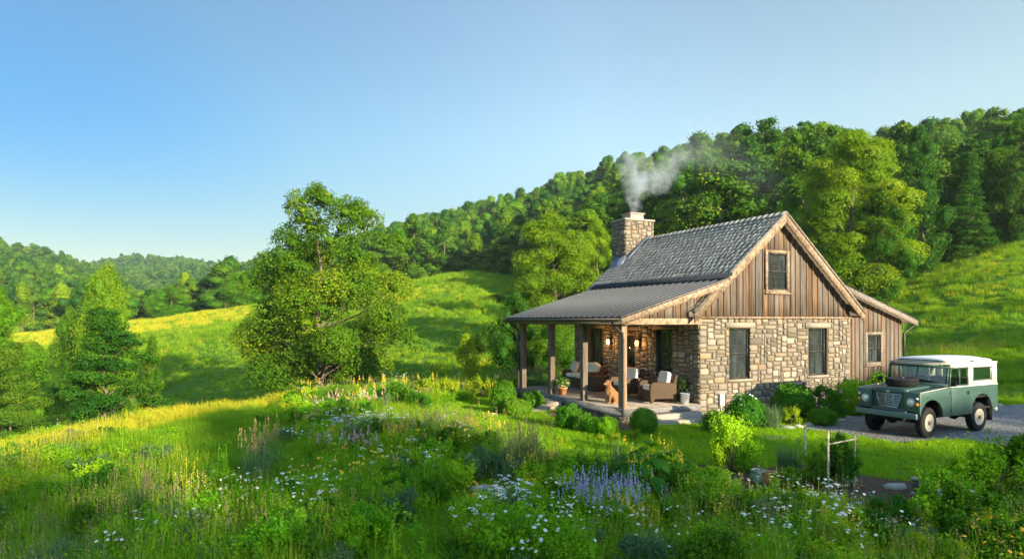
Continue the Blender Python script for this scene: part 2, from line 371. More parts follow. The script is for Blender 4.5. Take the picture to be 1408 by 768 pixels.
def mulch():
    m = N('mulch'); g = m.n('ShaderNodeNewGeometry').outputs['Position']; a = m.noise(28, g, 4, .8, sc=(1, .5, 1)); b = m.noise(2, g)
    return m.out(m.mix(b, m.ramp(a, [(.3, (.03, .018, .010)), (.7, (.15, .085, .045))]), m.ramp(a, [(.3, (.05, .03, .02)), (.7, (.20, .12, .07))])), .95, m.bump(a, 1, .04))
M['mulch'] = mulch()
drive_px = [(1120,578),(1180,572),(1300,560),(1408,556),(1560,552),(1700,600),(1500,632),(1400,618),(1330,606),(1230,610),(1165,598),(1100,590)]
DRIVE = [tuple(ground_at(*p)[:2]) for p in drive_px]
drape('gravel_driveway', None, M['gravel'], .014, world=DRIVE)
def hw(u, v, z=0): return Vector((HOUSE.x+u*hu[0]+v*hv[0], HOUSE.y+u*hu[1]+v*hv[1], z))
BEDS = [[hw(*p)[:2] for p in ((-2.7,-.1),(-2.4,-.9),(-3.1,-1.5),(-4.0,-.6),(-4.0,1.0),(-3.7,2.6),(-2.7,2.6))],
        [hw(*p)[:2] for p in ((-2.7,4.7),(-3.4,4.9),(-3.9,5.6),(-3.9,7.2),(-2.7,7.4))],
        [hw(*p)[:2] for p in ((0,0),(6.3,0),(6.3,.3),(9.3,.3),(9.3,-.5),(7,-1.0),(4,-1.35),(1,-1.45),(-.1,-1.1))],
        [tuple(ground_at(*p)[:2]) for p in ((1040,645),(1100,640),(1190,655),(1290,668),(1310,720),(1240,760),(1130,720),(1040,690))],
        [tuple(ground_at(*p)[:2]) for p in ((930,640),(1040,640),(1060,700),(960,715))]]
for b_ in BEDS: drape('garden_bed', None, M['mulch'], .010, world=b_, rag=.1)

# ------------------------------------------------------------------ scatter for what nobody could count
def scatter(name, P, Rz, S, IDX, protos, tilt=None, kind='stuff'):
    cl = bpy.data.collections.new(name + '_protos')
    for k, p in enumerate(protos): p.name = 'p%03d_' % k + name; cl.objects.link(p)
    me = bpy.data.meshes.new(name); n = len(P); me.vertices.add(n); me.vertices.foreach_set('co', np.asarray(P, np.float32).ravel())
    E = np.zeros((n, 3), np.float32); E[:, 2] = Rz
    if tilt is not None: E[:, 0] = tilt[:, 0]; E[:, 1] = tilt[:, 1]
    a = me.attributes.new('rot', 'FLOAT_VECTOR', 'POINT'); a.data.foreach_set('vector', E.ravel())
    S = np.asarray(S, np.float32); S = np.repeat(S[:, None], 3, 1) if S.ndim == 1 else S
    a = me.attributes.new('scl', 'FLOAT_VECTOR', 'POINT'); a.data.foreach_set('vector', S.ravel())
    a = me.attributes.new('pick', 'INT', 'POINT'); a.data.foreach_set('value', np.asarray(IDX, np.int32))
    o = bpy.data.objects.new(name, me); COL.objects.link(o)
    ng = bpy.data.node_groups.new(name, 'GeometryNodeTree')
    ng.interface.new_socket('Geometry', in_out='INPUT', socket_type='NodeSocketGeometry'); ng.interface.new_socket('Geometry', in_out='OUTPUT', socket_type='NodeSocketGeometry')
    nn = ng.nodes.new; gi = nn('NodeGroupInput'); go = nn('NodeGroupOutput'); ip = nn('GeometryNodeInstanceOnPoints'); ci = nn('GeometryNodeCollectionInfo')
    ci.inputs['Collection'].default_value = cl; ci.inputs['Separate Children'].default_value = True; ci.inputs['Reset Children'].default_value = True
    def at_(nm, ty):
        q = nn('GeometryNodeInputNamedAttribute'); q.data_type = ty; q.inputs['Name'].default_value = nm; return q.outputs['Attribute']
    L = ng.links.new; L(gi.outputs[0], ip.inputs['Points']); L(ci.outputs[0], ip.inputs['Instance']); ip.inputs['Pick Instance'].default_value = True
    L(at_('pick', 'INT'), ip.inputs['Instance Index']); L(at_('rot', 'FLOAT_VECTOR'), ip.inputs['Rotation']); L(at_('scl', 'FLOAT_VECTOR'), ip.inputs['Scale'])
    L(ip.outputs[0], go.inputs[0]); md = o.modifiers.new('scatter', 'NODES'); md.node_group = ng
    tag(o, kind=kind); return o
# ------------------------------------------------------------------ foliage builders
def unit(a): return a / np.maximum(np.linalg.norm(a, axis=-1, keepdims=True), 1e-9)
def leaves(P, Nn, size, asp=.6, r=rng, fold=.15):
    n = len(P); size = np.broadcast_to(size, (n,))[:, None]
    q = r.normal(size=(n, 3)); t1 = unit(np.cross(Nn, q)); t2 = np.cross(Nn, t1)
    L = t1*size*.5; W = t2*size*.5*asp; k = Nn*size*fold
    return np.stack([P-L, P-W-k, P+L, P+W-k], 1)
def shell(c, rad, n, flat=1.0, r=rng, thick=.18, upb=.25, rnd=.7):
    d = unit(r.normal(size=(n, 3)) + np.array([0, 0, upb])); q = 1 - np.abs(r.normal(size=(n, 1)))*thick
    P = np.array(c) + d*q*rad*np.array([1, 1, flat]); Nn = unit(d + r.normal(size=(n, 3))*rnd + np.array([0, 0, .25]))
    return P, Nn
def env_round(h): return math.sin(math.pi*min(1, (h*.92+.08)))**.55
def env_poplar(h): return (min(1, h/.22))**.6*(1-max(0, (h-.25)/.75))**.55 * .95+.05
def env_cone(h): return (1-h)**.85+.03
def env_oval(h): return math.sin(math.pi*min(1, h*.88+.10))**.75
def gen_tree(seed, H, W, bole=.15, ncl=60, nleaf=20000, leaf=.2, env=env_round, crf=(.10,.19), flat=.75, trunk=.28, layered=False, limbs=22, mats=None, core=0, irr=.35, gaps=0.0):
    """returns (crown mesh object, trunk mesh object), unlinked, base at the origin"""
    r = np.random.default_rng(seed); rd = random.Random(seed); C_ = []; z0 = H*bole
    lean = np.array([rd.uniform(-.04, .04)*H, rd.uniform(-.04, .04)*H])
    dirs = [rd.uniform(1-irr*.7, 1+irr*.4) for _ in range(8)]
    for i in range(ncl):
        h = ((i+rd.random())/ncl)**.9; an = rd.uniform(0, 2*math.pi)
        k = dirs[int(an/(2*math.pi)*8) % 8]; e = env(h)*W/2*k
        cr = W*rd.uniform(*crf)*(1-.35*h); rr = max(0, e-cr*.75)*math.sqrt(rd.uniform(.25, 1))*(1+rd.uniform(-irr, irr)*.5)
        z = z0+h*(H-z0-cr*flat*.9)+cr*flat*.2
        if h > .97: rr *= .2
        if layered: z -= rr*.12
        C_.append((rr*math.cos(an)+lean[0]*h, rr*math.sin(an)+lean[1]*h, z, cr, h, rr, an))
    w_ = np.array([c[3]**2 for c in C_]); w_ /= w_.sum(); cm = MB(); Q = []; T = []
    for c, ww in zip(C_, w_):
        n = int(nleaf*ww)+4
        P, Nn = shell(c[:3], c[3], n, flat, r)
        lump = np.array([mnoise.noise(Vector(p)*(1.4/c[3])) for p in (P-np.array(c[:3]))[::1]]) if n < 1500 else np.zeros(n)
        P = np.array(c[:3]) + (P-np.array(c[:3]))*(1+.5*lump[:, None])
        if gaps: kp = lump > -gaps; P = P[kp]; Nn = Nn[kp]
        Q.append(leaves(P, Nn, leaf*r.uniform(.6, 1.3, len(P)), r=r)); b = rd.random()
        T.append(np.clip(b*.5+r.random(len(P))*.5, 0, 1))
    if core:
        for c in C_:
            cm.ball((c[0], c[1], c[2]), (c[3]*core, c[3]*core, c[3]*core*flat), 8, 0, rd.random()*.5, .5, seed)
    cm.quads(np.concatenate(Q), 0, np.concatenate(T)); mats = mats or M['leaf']
    crown = cm.build('crown', mats, link=False)
    tm = MB(); th = H*.9; pts = []; k = 9
    for i in range(k):
        f = i/(k-1); pts.append((lean[0]*f+math.sin(i*1.7+seed)*.012*H*f, lean[1]*f+math.cos(i*2.1+seed)*.012*H*f, f*th-.5*(i == 0)))
    tr = [trunk*(1-f*.88)*(1.5 if f == 0 else 1) for f in [i/(k-1) for i in range(k)]]
    tm.tube(pts, tr, 9)
    for c in sorted(rd.sample(C_, min(limbs, len(C_))), key=lambda c: c[2]):
        zs = max(H*.12, c[2]-.55*c[5]-.2*c[3]*0-.3); f = min(zs/th, .98); b = Vector((lean[0]*f, lean[1]*f, zs))
        e = Vector(c[:3]); mid = b.lerp(e, .5)+Vector((rd.uniform(-.2, .2), rd.uniform(-.2, .2), -.08*c[5]))
        rb = trunk*(1-f)*.45+.02; tm.tube([b, mid, e], [rb, rb*.6, rb*.2], 5)
    tk = tm.build('trunk', M['bark'], link=False, smooth=True)
    return crown, tk
def tree_proto(*a, **k):
    c, t = gen_tree(*a, **k); return c.data, t.data
def place_tree(name, label, proto, px, Y, top=None, width=None, H0=14., W0=9., group=None, cat='tree', rot=None, sink=.3, h=None, wm=None, loc=None, crown_mat=None):
    p = Vector(loc) if loc is not None else at(px, Y)
    if h is None: h = zp(Y, top)-p.z
    if wm is None: wm = width*Y/F
    t = thing(name, label, cat, (p.x, p.y, p.z-sink), rot if rot is not None else random.uniform(0, 6.28), group)
    t.scale = (wm/W0, wm/W0, (h+sink)/H0)
    for nm, me in (('crown', proto[0]), ('trunk', proto[1])):
        if crown_mat and nm == 'crown':
            me = me.copy(); me.materials.clear(); me.materials.append(crown_mat)
        o = bpy.data.objects.new(nm, me); COL.objects.link(o); o.parent = t
    return t

# ---------- small plants
def blades(n, h, spread, wid=.012, bend=.35, r=None, segs=3, hj=.35, z0=0):
    """curved grass blades as quads strips -> (n*segs,4,3)"""
    r = r or rng; an = r.uniform(0, 6.283, n); rr = spread*np.sqrt(r.random(n)); x = rr*np.cos(an); y = rr*np.sin(an)
    da = r.uniform(0, 6.283, n); H = h*r.uniform(1-hj, 1+hj*.4, n); B = bend*H*r.uniform(.2, 1.2, n); W = wid*r.uniform(.6, 1.3, n)
    dx = np.cos(da); dy = np.sin(da); sx = -dy; sy = dx; out = []
    for i in range(segs):
        q = []
        for f in (i/segs, (i+1)/segs):
            cx = x+dx*B*f*f; cy = y+dy*B*f*f; cz = z0+H*f*(1-.12*f*B/np.maximum(H, 1e-6)); ww = W*(1-f)**.6*.5+.0008
            q.append((np.stack([cx-sx*ww, cy-sy*ww, cz], -1), np.stack([cx+sx*ww, cy+sy*ww, cz], -1)))
        out.append(np.stack([q[0][0], q[0][1], q[1][1], q[1][0]], 1))
    return np.concatenate(out), np.stack([x+dx*B, y+dy*B, z0+H*.97], -1), np.tile(r.random(n), segs)
def heads_disc(mb, tips, rad, mat_petal, mat_eye, r=rng, n=9):
    for p in tips:
        d = Vector((r.normal()*.45, -.35+r.normal()*.45, 1)).normalized(); a = d.orthogonal().normalized(); b = d.cross(a); c = Vector(p); rr = rad*r.uniform(.75, 1.2)
        for k in range(n):
            an = 6.283*k/n; u_ = a*math.cos(an)+b*math.sin(an); s_ = d.cross(u_)*rr*.30
            mb.add([c+u_*rr*.2-s_*.5, c+u_*rr-s_*.6-d*rr*.12, c+u_*rr+s_*.6-d*rr*.12, c+u_*rr*.2+s_*.5], [(0,1,2,3)], mat_petal, r.random())
        e = c+d*rr*.08; mb.add([e+(a*math.cos(6.283*k/6)+b*math.sin(6.283*k/6))*rr*.33 for k in range(6)]+[e+d*rr*.15], [(k, (k+1) % 6, 6) for k in range(6)], mat_eye, .5)
def heads_spike(mb, tips, ln, rad, m, r=rng, n=26, sz=.02):
    tips = np.asarray(tips)
    for p in tips:
        f = r.random(n); an = r.uniform(0, 6.283, n); rr = rad*(1-f*.8); L = ln*r.uniform(.7, 1.2)
        P = np.stack([p[0]+rr*np.cos(an), p[1]+rr*np.sin(an), p[2]-L*.4+L*f], -1)
        mb.quads(leaves(P, unit(np.stack([np.cos(an), np.sin(an), np.full(n, .5)], -1)+r.normal(size=(n,3))*.4), sz*r.uniform(.7, 1.3, n), .7, r), m)
def heads_umbel(mb, tips, rad, m, r=rng, n=22, sz=.016):
    for p in np.asarray(tips):
        a = r.uniform(0, 6.283, n); q = rad*np.sqrt(r.random(n))
        P = np.stack([p[0]+q*np.cos(a), p[1]+q*np.sin(a), p[2]+.3*rad*(1-(q/rad)**2)+r.normal(size=n)*.003], -1)
        mb.quads(leaves(P, unit(np.stack([q*0, q*0, q*0+1], -1)+r.normal(size=(n,3))*.5), sz*r.uniform(.7, 1.3, n), .9, r), m)
def flower_plant(kind, seed, h=.6, spread=.3, stems=24, leafy=160, leaf='blade'):
    """-> dict part name -> mesh"""
    r = np.random.default_rng(seed); st, tips, t = blades(stems, h, spread, .010, .28, r, hj=.3)
    fo = MB(); Q, _, t2 = blades(int(leafy*.6), h*.75, spread*1.25, .014, .55, r); fo.quads(Q, 0, t2)
    n = leafy*3; a = r.uniform(0, 6.283, n); q = spread*1.1*np.sqrt(r.random(n)); z = h*.72*r.random(n)**.8
    P = np.stack([q*np.cos(a), q*np.sin(a), z], -1); fo.quads(leaves(P, unit(r.normal(size=(n,3))+np.array([0,0,.8])), .042*r.uniform(.6, 1.4, n), .45, r))
    fo.quads(st, 0, t); fl = MB(); 
    if kind == 'daisy': heads_disc(fl, tips, .021, 0, 1, r); fm = [M['white_petal'], M['yellow_petal']]
    elif kind == 'yellow_daisy': heads_disc(fl, tips, .022, 0, 1, r); fm = [M['yellow_petal'], M['orange_petal']]
    elif kind == 'orange': heads_disc(fl, tips, .030, 0, 1, r, 6); fm = [M['orange_petal'], M['yellow_petal']]
    elif kind == 'yarrow': heads_umbel(fl, tips, .04, 0, r); fm = [M['white_petal']]
    elif kind == 'gold': heads_spike(fl, tips, .16, .03, 0, r, 30, .018); fm = [M['yellow_petal']]
    elif kind == 'pink': heads_spike(fl, tips, .16, .030, 0, r, 22, .022); fm = [M['pink_petal']]
    elif kind == 'lavender': heads_spike(fl, tips, .14, .020, 0, r, 22, .018); fm = [M['purple_petal']]
    elif kind == 'seed': heads_spike(fl, tips, .24, .016, 0, r, 26, .022); fm = [M['straw']]
    return {'foliage': fo.build('foliage', M[leaf], link=False).data, 'flowers': fl.build('flowers', fm, link=False).data}
def shrub(seed, rx, rz, leaf=.05, n=2600, mat='box', ncl=9, lump=.25, tight=True, z0=.0, extra=None, asp=.6):
    """a clipped or loose shrub -> meshes; base at 0"""
    r = np.random.default_rng(seed); rd = random.Random(seed); m_ = MB(); Q = []; T = []
    if tight:
        d = unit(r.normal(size=(n, 3))+np.array([0, 0, .3])); d[:, 2] = np.where(d[:, 2] < -.75, -.75, d[:, 2])
        lm = np.array([mnoise.noise(Vector(p)*2.2+Vector((seed, 0, 0))) for p in d]); q = (1+lm*lump-np.abs(r.normal(size=n))*.10+(r.random(n) < .06)*r.random(n)*.22)
        P = d*q[:, None]*np.array([rx, rx, rz])+np.array([0, 0, rz*.85+z0]); Q = leaves(P, unit(d+r.normal(size=(n,3))*.75), leaf*r.uniform(.6, 1.4, n), asp, r)
        m_.ball((0, 0, rz*.85+z0), (rx*.86, rx*.86, rz*.86), 14, 0, .3, lump*.8, seed); m_.quads(Q, 0, np.clip(.25+.5*r.random(n)+lm*.6, 0, 1))
    else:
        for i in range(ncl):
            h = (i+rd.random())/ncl; an = rd.uniform(0, 6.283); rr = rx*.68*math.sqrt(rd.random())*(1-.3*h)
            c = (rr*math.cos(an), rr*math.sin(an), z0+rz*2*(.08+.78*h)); cr = rx*rd.uniform(.28, .5)*(1-.25*h)
            P, Nn = shell(c, cr, n//ncl, .95, r, .35, .3, .9); m_.quads(leaves(P, Nn, leaf*r.uniform(.5, 1.4, len(P)), asp, r), 0, np.clip(rd.random()*.6+r.random(len(P))*.4, 0, 1))
            if i % 2 == 0: m_.ball(c, cr*.62, 8, 0, .2, .5, seed+i)
        # leafy shoots rising above the outline
        for i in range(int(ncl*2.2)):
            an = rd.uniform(0, 6.283); rr = rx*.75*math.sqrt(rd.random()); b = np.array([rr*math.cos(an), rr*math.sin(an), rz*(1.0+.4*rd.random())]); L = rz*rd.uniform(.4, .95)*(1.15-rr/rx*.6)
            k = 26; f = r.random(k); P = b+np.stack([f*L*.25*math.cos(an), f*L*.25*math.sin(an), f*L], -1)+r.normal(size=(k,3))*leaf*.55
            m_.quads(leaves(P, unit(r.normal(size=(k,3))+np.array([0,0,.6])), leaf*(1.15-.6*f), asp, r), 0, np.clip(.55+.45*r.random(k), 0, 1))
    d_ = {'foliage': m_.build('foliage', M[mat], link=False).data}
    if extra:
        fl = MB(); k = extra[1]; d = unit(r.normal(size=(k, 3))+np.array([0, -.3, .5])); P = d*np.array([rx, rx, rz])*1.04+np.array([0, 0, rz*.85])
        fl.quads(leaves(np.repeat(P, 4, 0)+r.normal(size=(k*4, 3))*extra[2]*.3, unit(np.repeat(d, 4, 0)+r.normal(size=(k*4,3))*.5), extra[2], .9, r)); d_['flowers'] = fl.build('flowers', M[extra[0]], link=False).data
    st = MB()
    for i in range(5):
        an = i*1.256; st.tube([(0, 0, -.05), (rx*.2*math.cos(an), rx*.2*math.sin(an), rz*.6), (rx*.5*math.cos(an), rx*.5*math.sin(an), rz*1.3)], [.018, .012, .006], 5)
    d_['stems'] = st.build('stems', M['bark'], link=False).data
    return d_
def spiky(seed, h, spread, n=220, mat='grey_leaf', wid=.018, bend=.6):
    r = np.random.default_rng(seed); m_ = MB(); Q, _, t = blades(n, h, spread, wid, bend, r, 4); m_.quads(Q, 0, t)
    return {'foliage': m_.build('foliage', M[mat], link=False).data}
def bigleaf(seed, h, spread, n=90, leaf=.2, mat='box'):
    """a clump of large arching leaves on stalks"""
    r = np.random.default_rng(seed); m_ = MB(); s_ = MB()
    for i in range(n):
        an = r.uniform(0, 6.283); f = r.random()**.6; rr = spread*f; z = h*(1-.55*f*f)*r.uniform(.45, 1.0); d = np.array([math.cos(an), math.sin(an), 0])
        b = np.array([rr*.3*d[0], rr*.3*d[1], 0]); e = np.array([rr*d[0], rr*d[1], z]); L = leaf*r.uniform(.7, 1.3); sdv = np.array([-d[1], d[0], 0])*L*.30; t = r.random()
        up = np.array([0, 0, 1.])
        p0 = e; p1 = e+d*L*.35+up*L*.12; p2 = e+d*L*.72-up*L*.05; p3 = e+d*L-up*L*.35
        m_.add([p0, p1-sdv-up*L*.08, p1, p1+sdv-up*L*.08, p2-sdv*.8-up*L*.1, p2, p2+sdv*.8-up*L*.1, p3], [(0,2,1),(0,3,2),(1,2,5,4),(2,3,6,5),(4,5,7),(5,6,7)], 0, t)
        s_.tube([b, (b+e)/2+up*z*.15, e], [.008, .006, .004], 4, cap=False)
    return {'foliage': m_.build('foliage', M[mat], link=False).data, 'stems': s_.build('stems', M['box'], link=False).data}
def put(name, label, cat, meshes, p, s=1, rz=None, group=None, sz=None):
    t = thing(name, label, cat, p, rz if rz is not None else random.uniform(0, 6.28), group); t.scale = (s, s, sz or s)
    for k, me in meshes.items():
        if k == 'stems' and False: continue
        o = bpy.data.objects.new(k, me); COL.objects.link(o); o.parent = t
    return t
# ------------------------------------------------------------------ building materials
def stone_mat(name, pal):
    m = N(name); t = m.attr(); nz = m.noise(9, None, 5, .7); n2 = m.noise(40, None, 3, .7)
    k = len(pal); col = m.ramp(t, [(i/(k-1), c) for i, c in enumerate(pal)], 'CONSTANT' if False else 'LINEAR')
    col = m.mix(m.math('MULTIPLY', m.ramp(nz, [(.4, (0,0,0)), (.7, (1,1,1))]), .45), col, (.16, .13, .095))
    col = m.mix(m.math('MULTIPLY', n2, .3), col, (.32, .28, .22))
    return m.out(col, .92, m.bump(m.math('ADD', nz, m.math('MULTIPLY', n2, .4)), .7, .015), spec=.15)
M['stone'] = stone_mat('wall_stone', [(.07,.058,.045), (.17,.125,.08), (.27,.185,.095), (.125,.11,.09), (.28,.22,.145), (.13,.12,.105), (.38,.32,.235), (.19,.125,.07), (.235,.20,.16), (.15,.12,.085)])
M['mortar'] = plain('mortar', (.10, .085, .068), .95, bump=.5, bscale=40)
M['slab_stone'] = stone_mat('slab_stone', [(.24,.20,.16), (.36,.31,.25), (.30,.25,.2)])
M['boulder'] = stone_mat('boulder', [(.30,.27,.22), (.42,.38,.32)])
def wood(name, pal, sc=(14, 14, .7), rough=.85, grime=.4):
    m = N(name); t = m.attr(); k = len(pal); col = m.ramp(t, [(i/(k-1), c) for i, c in enumerate(pal)])
    tc = m.n('ShaderNodeTexCoord').outputs['Object']; off = m.n('ShaderNodeCombineXYZ', {'X': m.math('MULTIPLY', t, 37.0), 'Y': m.math('MULTIPLY', t, 11.0), 'Z': m.math('MULTIPLY', t, 23.0)}).outputs[0]
    v = m.n('ShaderNodeVectorMath', {0: tc, 1: off}, operation='ADD').outputs[0]
    g = m.noise(3.0, v, 6, .7, sc); b = m.noise(1.3, v, 3, .6, tuple(q*.3+.2 for q in sc))
    col = m.mix(m.math('MULTIPLY', m.ramp(g, [(.38, (1,1,1)), (.58, (0,0,0))]), .75), col, (.040, .028, .020))
    col = m.mix(m.math('MULTIPLY', m.ramp(b, [(.4, (0,0,0)), (.7, (1,1,1))]), grime), col, (.24, .22, .20))
    return m.out(col, rough, m.bump(g, .5, .01), spec=.2)
M['board'] = wood('siding_board', [(.05,.04,.032), (.17,.085,.035), (.12,.10,.085), (.21,.11,.045), (.095,.085,.075), (.17,.13,.095), (.09,.055,.032), (.155,.135,.115)])
M['trim'] = wood('raw_trim', [(.30,.205,.13), (.38,.27,.18)], grime=.2, sc=(3, 3, 3))
M['gray_trim'] = wood('gray_trim', [(.24,.20,.16), (.32,.26,.20)], grime=.3, sc=(6, 6, 6))
M['post'] = wood('post_wood', [(.11,.08,.06), (.16,.12,.09)], grime=.3)
M['post_new'] = wood('corner_post_wood', [(.30,.19,.11), (.30,.19,.11)], grime=.3)
M['deck'] = wood('deck_board', [(.27,.22,.17), (.34,.28,.22), (.24,.20,.16)], sc=(10, .6, 10), grime=.3)
M['fascia_gray'] = wood('deck_fascia', [(.17,.17,.165), (.22,.21,.20)], sc=(8, .8, 8), grime=.5)
def shingle_mat():
    m = N('shingle'); t = m.attr(); nz = m.noise(12, None, 4, .7, sc=(1, 1, 1)); b = m.noise(.8, None, 3)
    col = m.ramp(t, [(0, (.19,.18,.17)), (.5, (.27,.258,.245)), (1, (.38,.365,.345))])
    col = m.mix(m.math('MULTIPLY', nz, .4), col, (.15, .145, .135)); col = m.mix(m.math('MULTIPLY', b, .35), col, (.06, .065, .055))
    return m.out(col, .75, m.bump(nz, .6, .01), spec=.3)
M['shingle'] = shingle_mat()
M['metal_roof'] = plain('standing_seam_metal', (.022, .026, .033), .8, metal=0, bump=.1, bscale=2, var=.3, spec=.12)
M['gutter'] = plain('dark_gutter', (.035, .032, .03), .4, metal=.3)
M['flash'] = plain('lead_flashing', (.16, .20, .26), .45, metal=.6)
M['dark_frame'] = plain('dark_window_frame', (.035, .032, .028), .5)
M['iron'] = plain('black_iron', (.02, .02, .02), .45, metal=.6)
def glass_mat(name, c=(.02, .025, .025)):
    m = N(name); nz = m.noise(1.1, None, 2); n2 = m.noise(2.3, None, 4, .6, sc=(1, 1, .5))
    col = m.mix(m.ramp(n2, [(.45, (0,0,0)), (.65, (1,1,1))]), c, tuple(q*2.2 for q in c))
    return m.out(col, .06, m.bump(nz, .04, .2), spec=.6)
M['glass'] = glass_mat('window_pane')
M['curtain'] = plain('curtain', (.16, .15, .13), .8)
def glow(name, col, s):
    m = N(name); e = m.n('ShaderNodeEmission', {'Color': (*col, 1), 'Strength': s}); m.fin(e.outputs[0]); return m.m
M['lamp'] = glow('lantern_glow', (1, .42, .12), 5.0)

# ------------------------------------------------------------------ stone walls of real stones
def stone_face(mb, fn, w, h, holes=(), seed=0, ca=.085, cb=.065, top=None, proud=.03, mw=6, mh=3, edge=.0):
    """random ashlar on a face; fn(a, b, d) -> 3D; mat 0 stone, 1 mortar"""
    rd = random.Random(seed); na_ = int(round(w/ca)); nb_ = int(round(h/cb)); ca = w/na_; cb = h/nb_
    occ = [[False]*nb_ for _ in range(na_)]
    def bad(a, b): return any(x0-1e-6 < a < x1+1e-6 and y0-1e-6 < b < y1+1e-6 for x0, x1, y0, y1 in holes) or (top and b > top(a))
    for i in range(na_):
        for j in range(nb_):
            if bad((i+.5)*ca, (j+.5)*cb): occ[i][j] = True
    order = [(i, j) for j in range(nb_) for i in range(na_)]
    for i, j in order:
        if occ[i][j]: continue
        W_ = rd.choice([2,2,3,3,3,4,4,5,mw]); H_ = rd.choice([1,2,2,2,3,mh]); W_ = max(W_, H_)
        k = 0
        while k < W_ and i+k < na_ and not occ[i+k][j]: k += 1
        W_ = k; q = 0
        while q < H_ and j+q < nb_ and all(not occ[i+a][j+q] for a in range(W_)): q += 1
        H_ = q
        # avoid slivers
        for a in range(W_):
            for b in range(H_): occ[i+a][j+b] = True
        x0, x1, y0, y1 = i*ca, (i+W_)*ca, j*cb, (j+H_)*cb; g = .012; sw, sh = x1-x0, y1-y0
        jt = lambda s: rd.uniform(0, min(.032, s*.22)); P = []
        c = min(.045, sw*.26, sh*.30)
        e0 = 0 if x0 < 1e-6 else g; e1 = 0 if x1 > w-1e-6 else g
        P = [(x0+e0+c*rd.random(), y0+g+jt(sh)*.6), (x0+sw*rd.uniform(.35, .65), y0+g+jt(sh)*.3), (x1-e1-c*rd.random(), y0+g+jt(sh)*.6), (x1-e1-jt(sw)*(e1 > 0), y0+sh*rd.uniform(.3, .7)),
             (x1-e1-c*rd.random(), y1-g-jt(sh)*.6), (x0+sw*rd.uniform(.35, .65), y1-g-jt(sh)*.3), (x0+e0+c*rd.random(), y1-g-jt(sh)*.6), (x0+e0+jt(sw)*(e0 > 0), y0+sh*rd.uniform(.3, .7))]
        d = proud*rd.uniform(.6, 1.3); mx = sum(p[0] for p in P)/8; my = sum(p[1] for p in P)/8
        ins = [(mx+(x-mx)*(1-.012/max(sw, .03)*1.6), my+(y-my)*(1-.012/max(sh, .03)*1.6)) for x, y in P]
        vs = [fn(x, y, -.01) for x, y in P]+[fn(x, y, d*.75) for x, y in P]+[fn(x, y, d+rd.uniform(-.004, .004)) for x, y in ins]
        fs = [(a, (a+1) % 8, 8+(a+1) % 8, 8+a) for a in range(8)]+[(8+a, 8+(a+1) % 8, 16+(a+1) % 8, 16+a) for a in range(8)]+[list(range(16, 24))]
        mb.add(vs, fs, 0, rd.random())
def face_quads(mb, fn, w, h, holes, m=1, reveal=.2, top=None):
    xs = sorted({0, w}|{v for q in holes for v in q[:2]}); ys = sorted({0, h}|{v for q in holes for v in q[2:]})
    for a, b in zip(xs, xs[1:]):
        for c, d in zip(ys, ys[1:]):
            if any(x0 <= (a+b)/2 <= x1 and y0 <= (c+d)/2 <= y1 for x0, x1, y0, y1 in holes): continue
            mb.add([fn(a,c,0), fn(b,c,0), fn(b,d,0), fn(a,d,0)], [(0,1,2,3)], m, .5)
    for x0, x1, y0, y1 in holes:
        P = [(x0,y0),(x1,y0),(x1,y1),(x0,y1)]
        for i in range(4):
            p, q = P[i], P[(i+1) % 4]; mb.add([fn(*p,.012), fn(*q,.012), fn(*q,-reveal), fn(*p,-reveal)], [(0,1,2,3)], m, .5)

W_, L_ = 6.2, 7.0; RU, RZ, SL = 3.05, 5.98, .86; WT = 2.8
def roofz(u): return RZ-SL*abs(u-RU)
def porz(u): return 3.93+.30*(u-.7)            # porch roof surface
def leanz(u): return 3.95-.31*(u-5.77)
house = thing('stone_cottage', 'stone and weathered board cottage with shingle roof, deep porch and smoking chimney', 'house', HOUSE, HANG)
A_gable = lambda a, b, d: (a, -d, b)                    # near gable, outwards is -v
A_porch = lambda a, b, d: (-d, L_-a, b)                  # porch side wall (u=0), outwards is -u, a runs from the far end to the near corner
A_far = lambda a, b, d: (W_-a, L_+d, b)
A_back = lambda a, b, d: (W_+d, a, b)
gwin = [(1.11, 1.91, 1.02, 2.52), (4.36, 5.16, 1.02, 2.50)]
mb = MB(); lint = [(x0-.16, x1+.16, y1, y1+.17) for x0, x1, y0, y1 in gwin]; sills = [(x0-.08, x1+.08, y0-.08, y0) for x0, x1, y0, y1 in gwin]
quoin = [(0, .0, 0, 0)]
stone_face(mb, lambda a, b, d: A_gable(a, b-.25, d), W_, WT+.25, [(a, b, c+.25, d+.25) for a, b, c, d in gwin+lint+sills], 3)
face_quads(mb, A_gable, W_, WT, gwin); face_quads(mb, lambda a, b, d: A_gable(a, b-.3, d), W_, .3, [])
for q in lint+sills:
    mb.prism([(q[0]+.005, q[2]+.006), (q[1]-.01, q[2]+.004), (q[1]-.004, q[3]-.008), (q[0]+.008, q[3]-.004)], A_gable, -.05, .045, 0, .62)
pwin = [(L_-2.0, L_-1.2, 1.0, 2.46), (L_-5.95, L_-5.05, .42, 2.46)]; pdoor = (L_-4.0, L_-3.05, .37, 2.42)
ph = pwin+[pdoor]; pl = [(x0-.15, x1+.15, y1, y1+.16) for x0, x1, y0, y1 in ph]
stone_face(mb, A_porch, L_, WT, ph+pl, 8); face_quads(mb, A_porch, L_, WT, ph)
for q in pl: mb.prism([(q[0], q[2]+.004), (q[1], q[2]+.006), (q[1], q[3]-.006), (q[0], q[3]-.008)], A_porch, -.05, .04, 0, .3)
stone_face(mb, A_far, W_, WT, [], 5, ca=.14, cb=.1); face_quads(mb, A_far, W_, WT, [])
face_quads(mb, A_back, L_, WT, [])
mb.build('stone_wall', [M['stone'], M['mortar']], house)

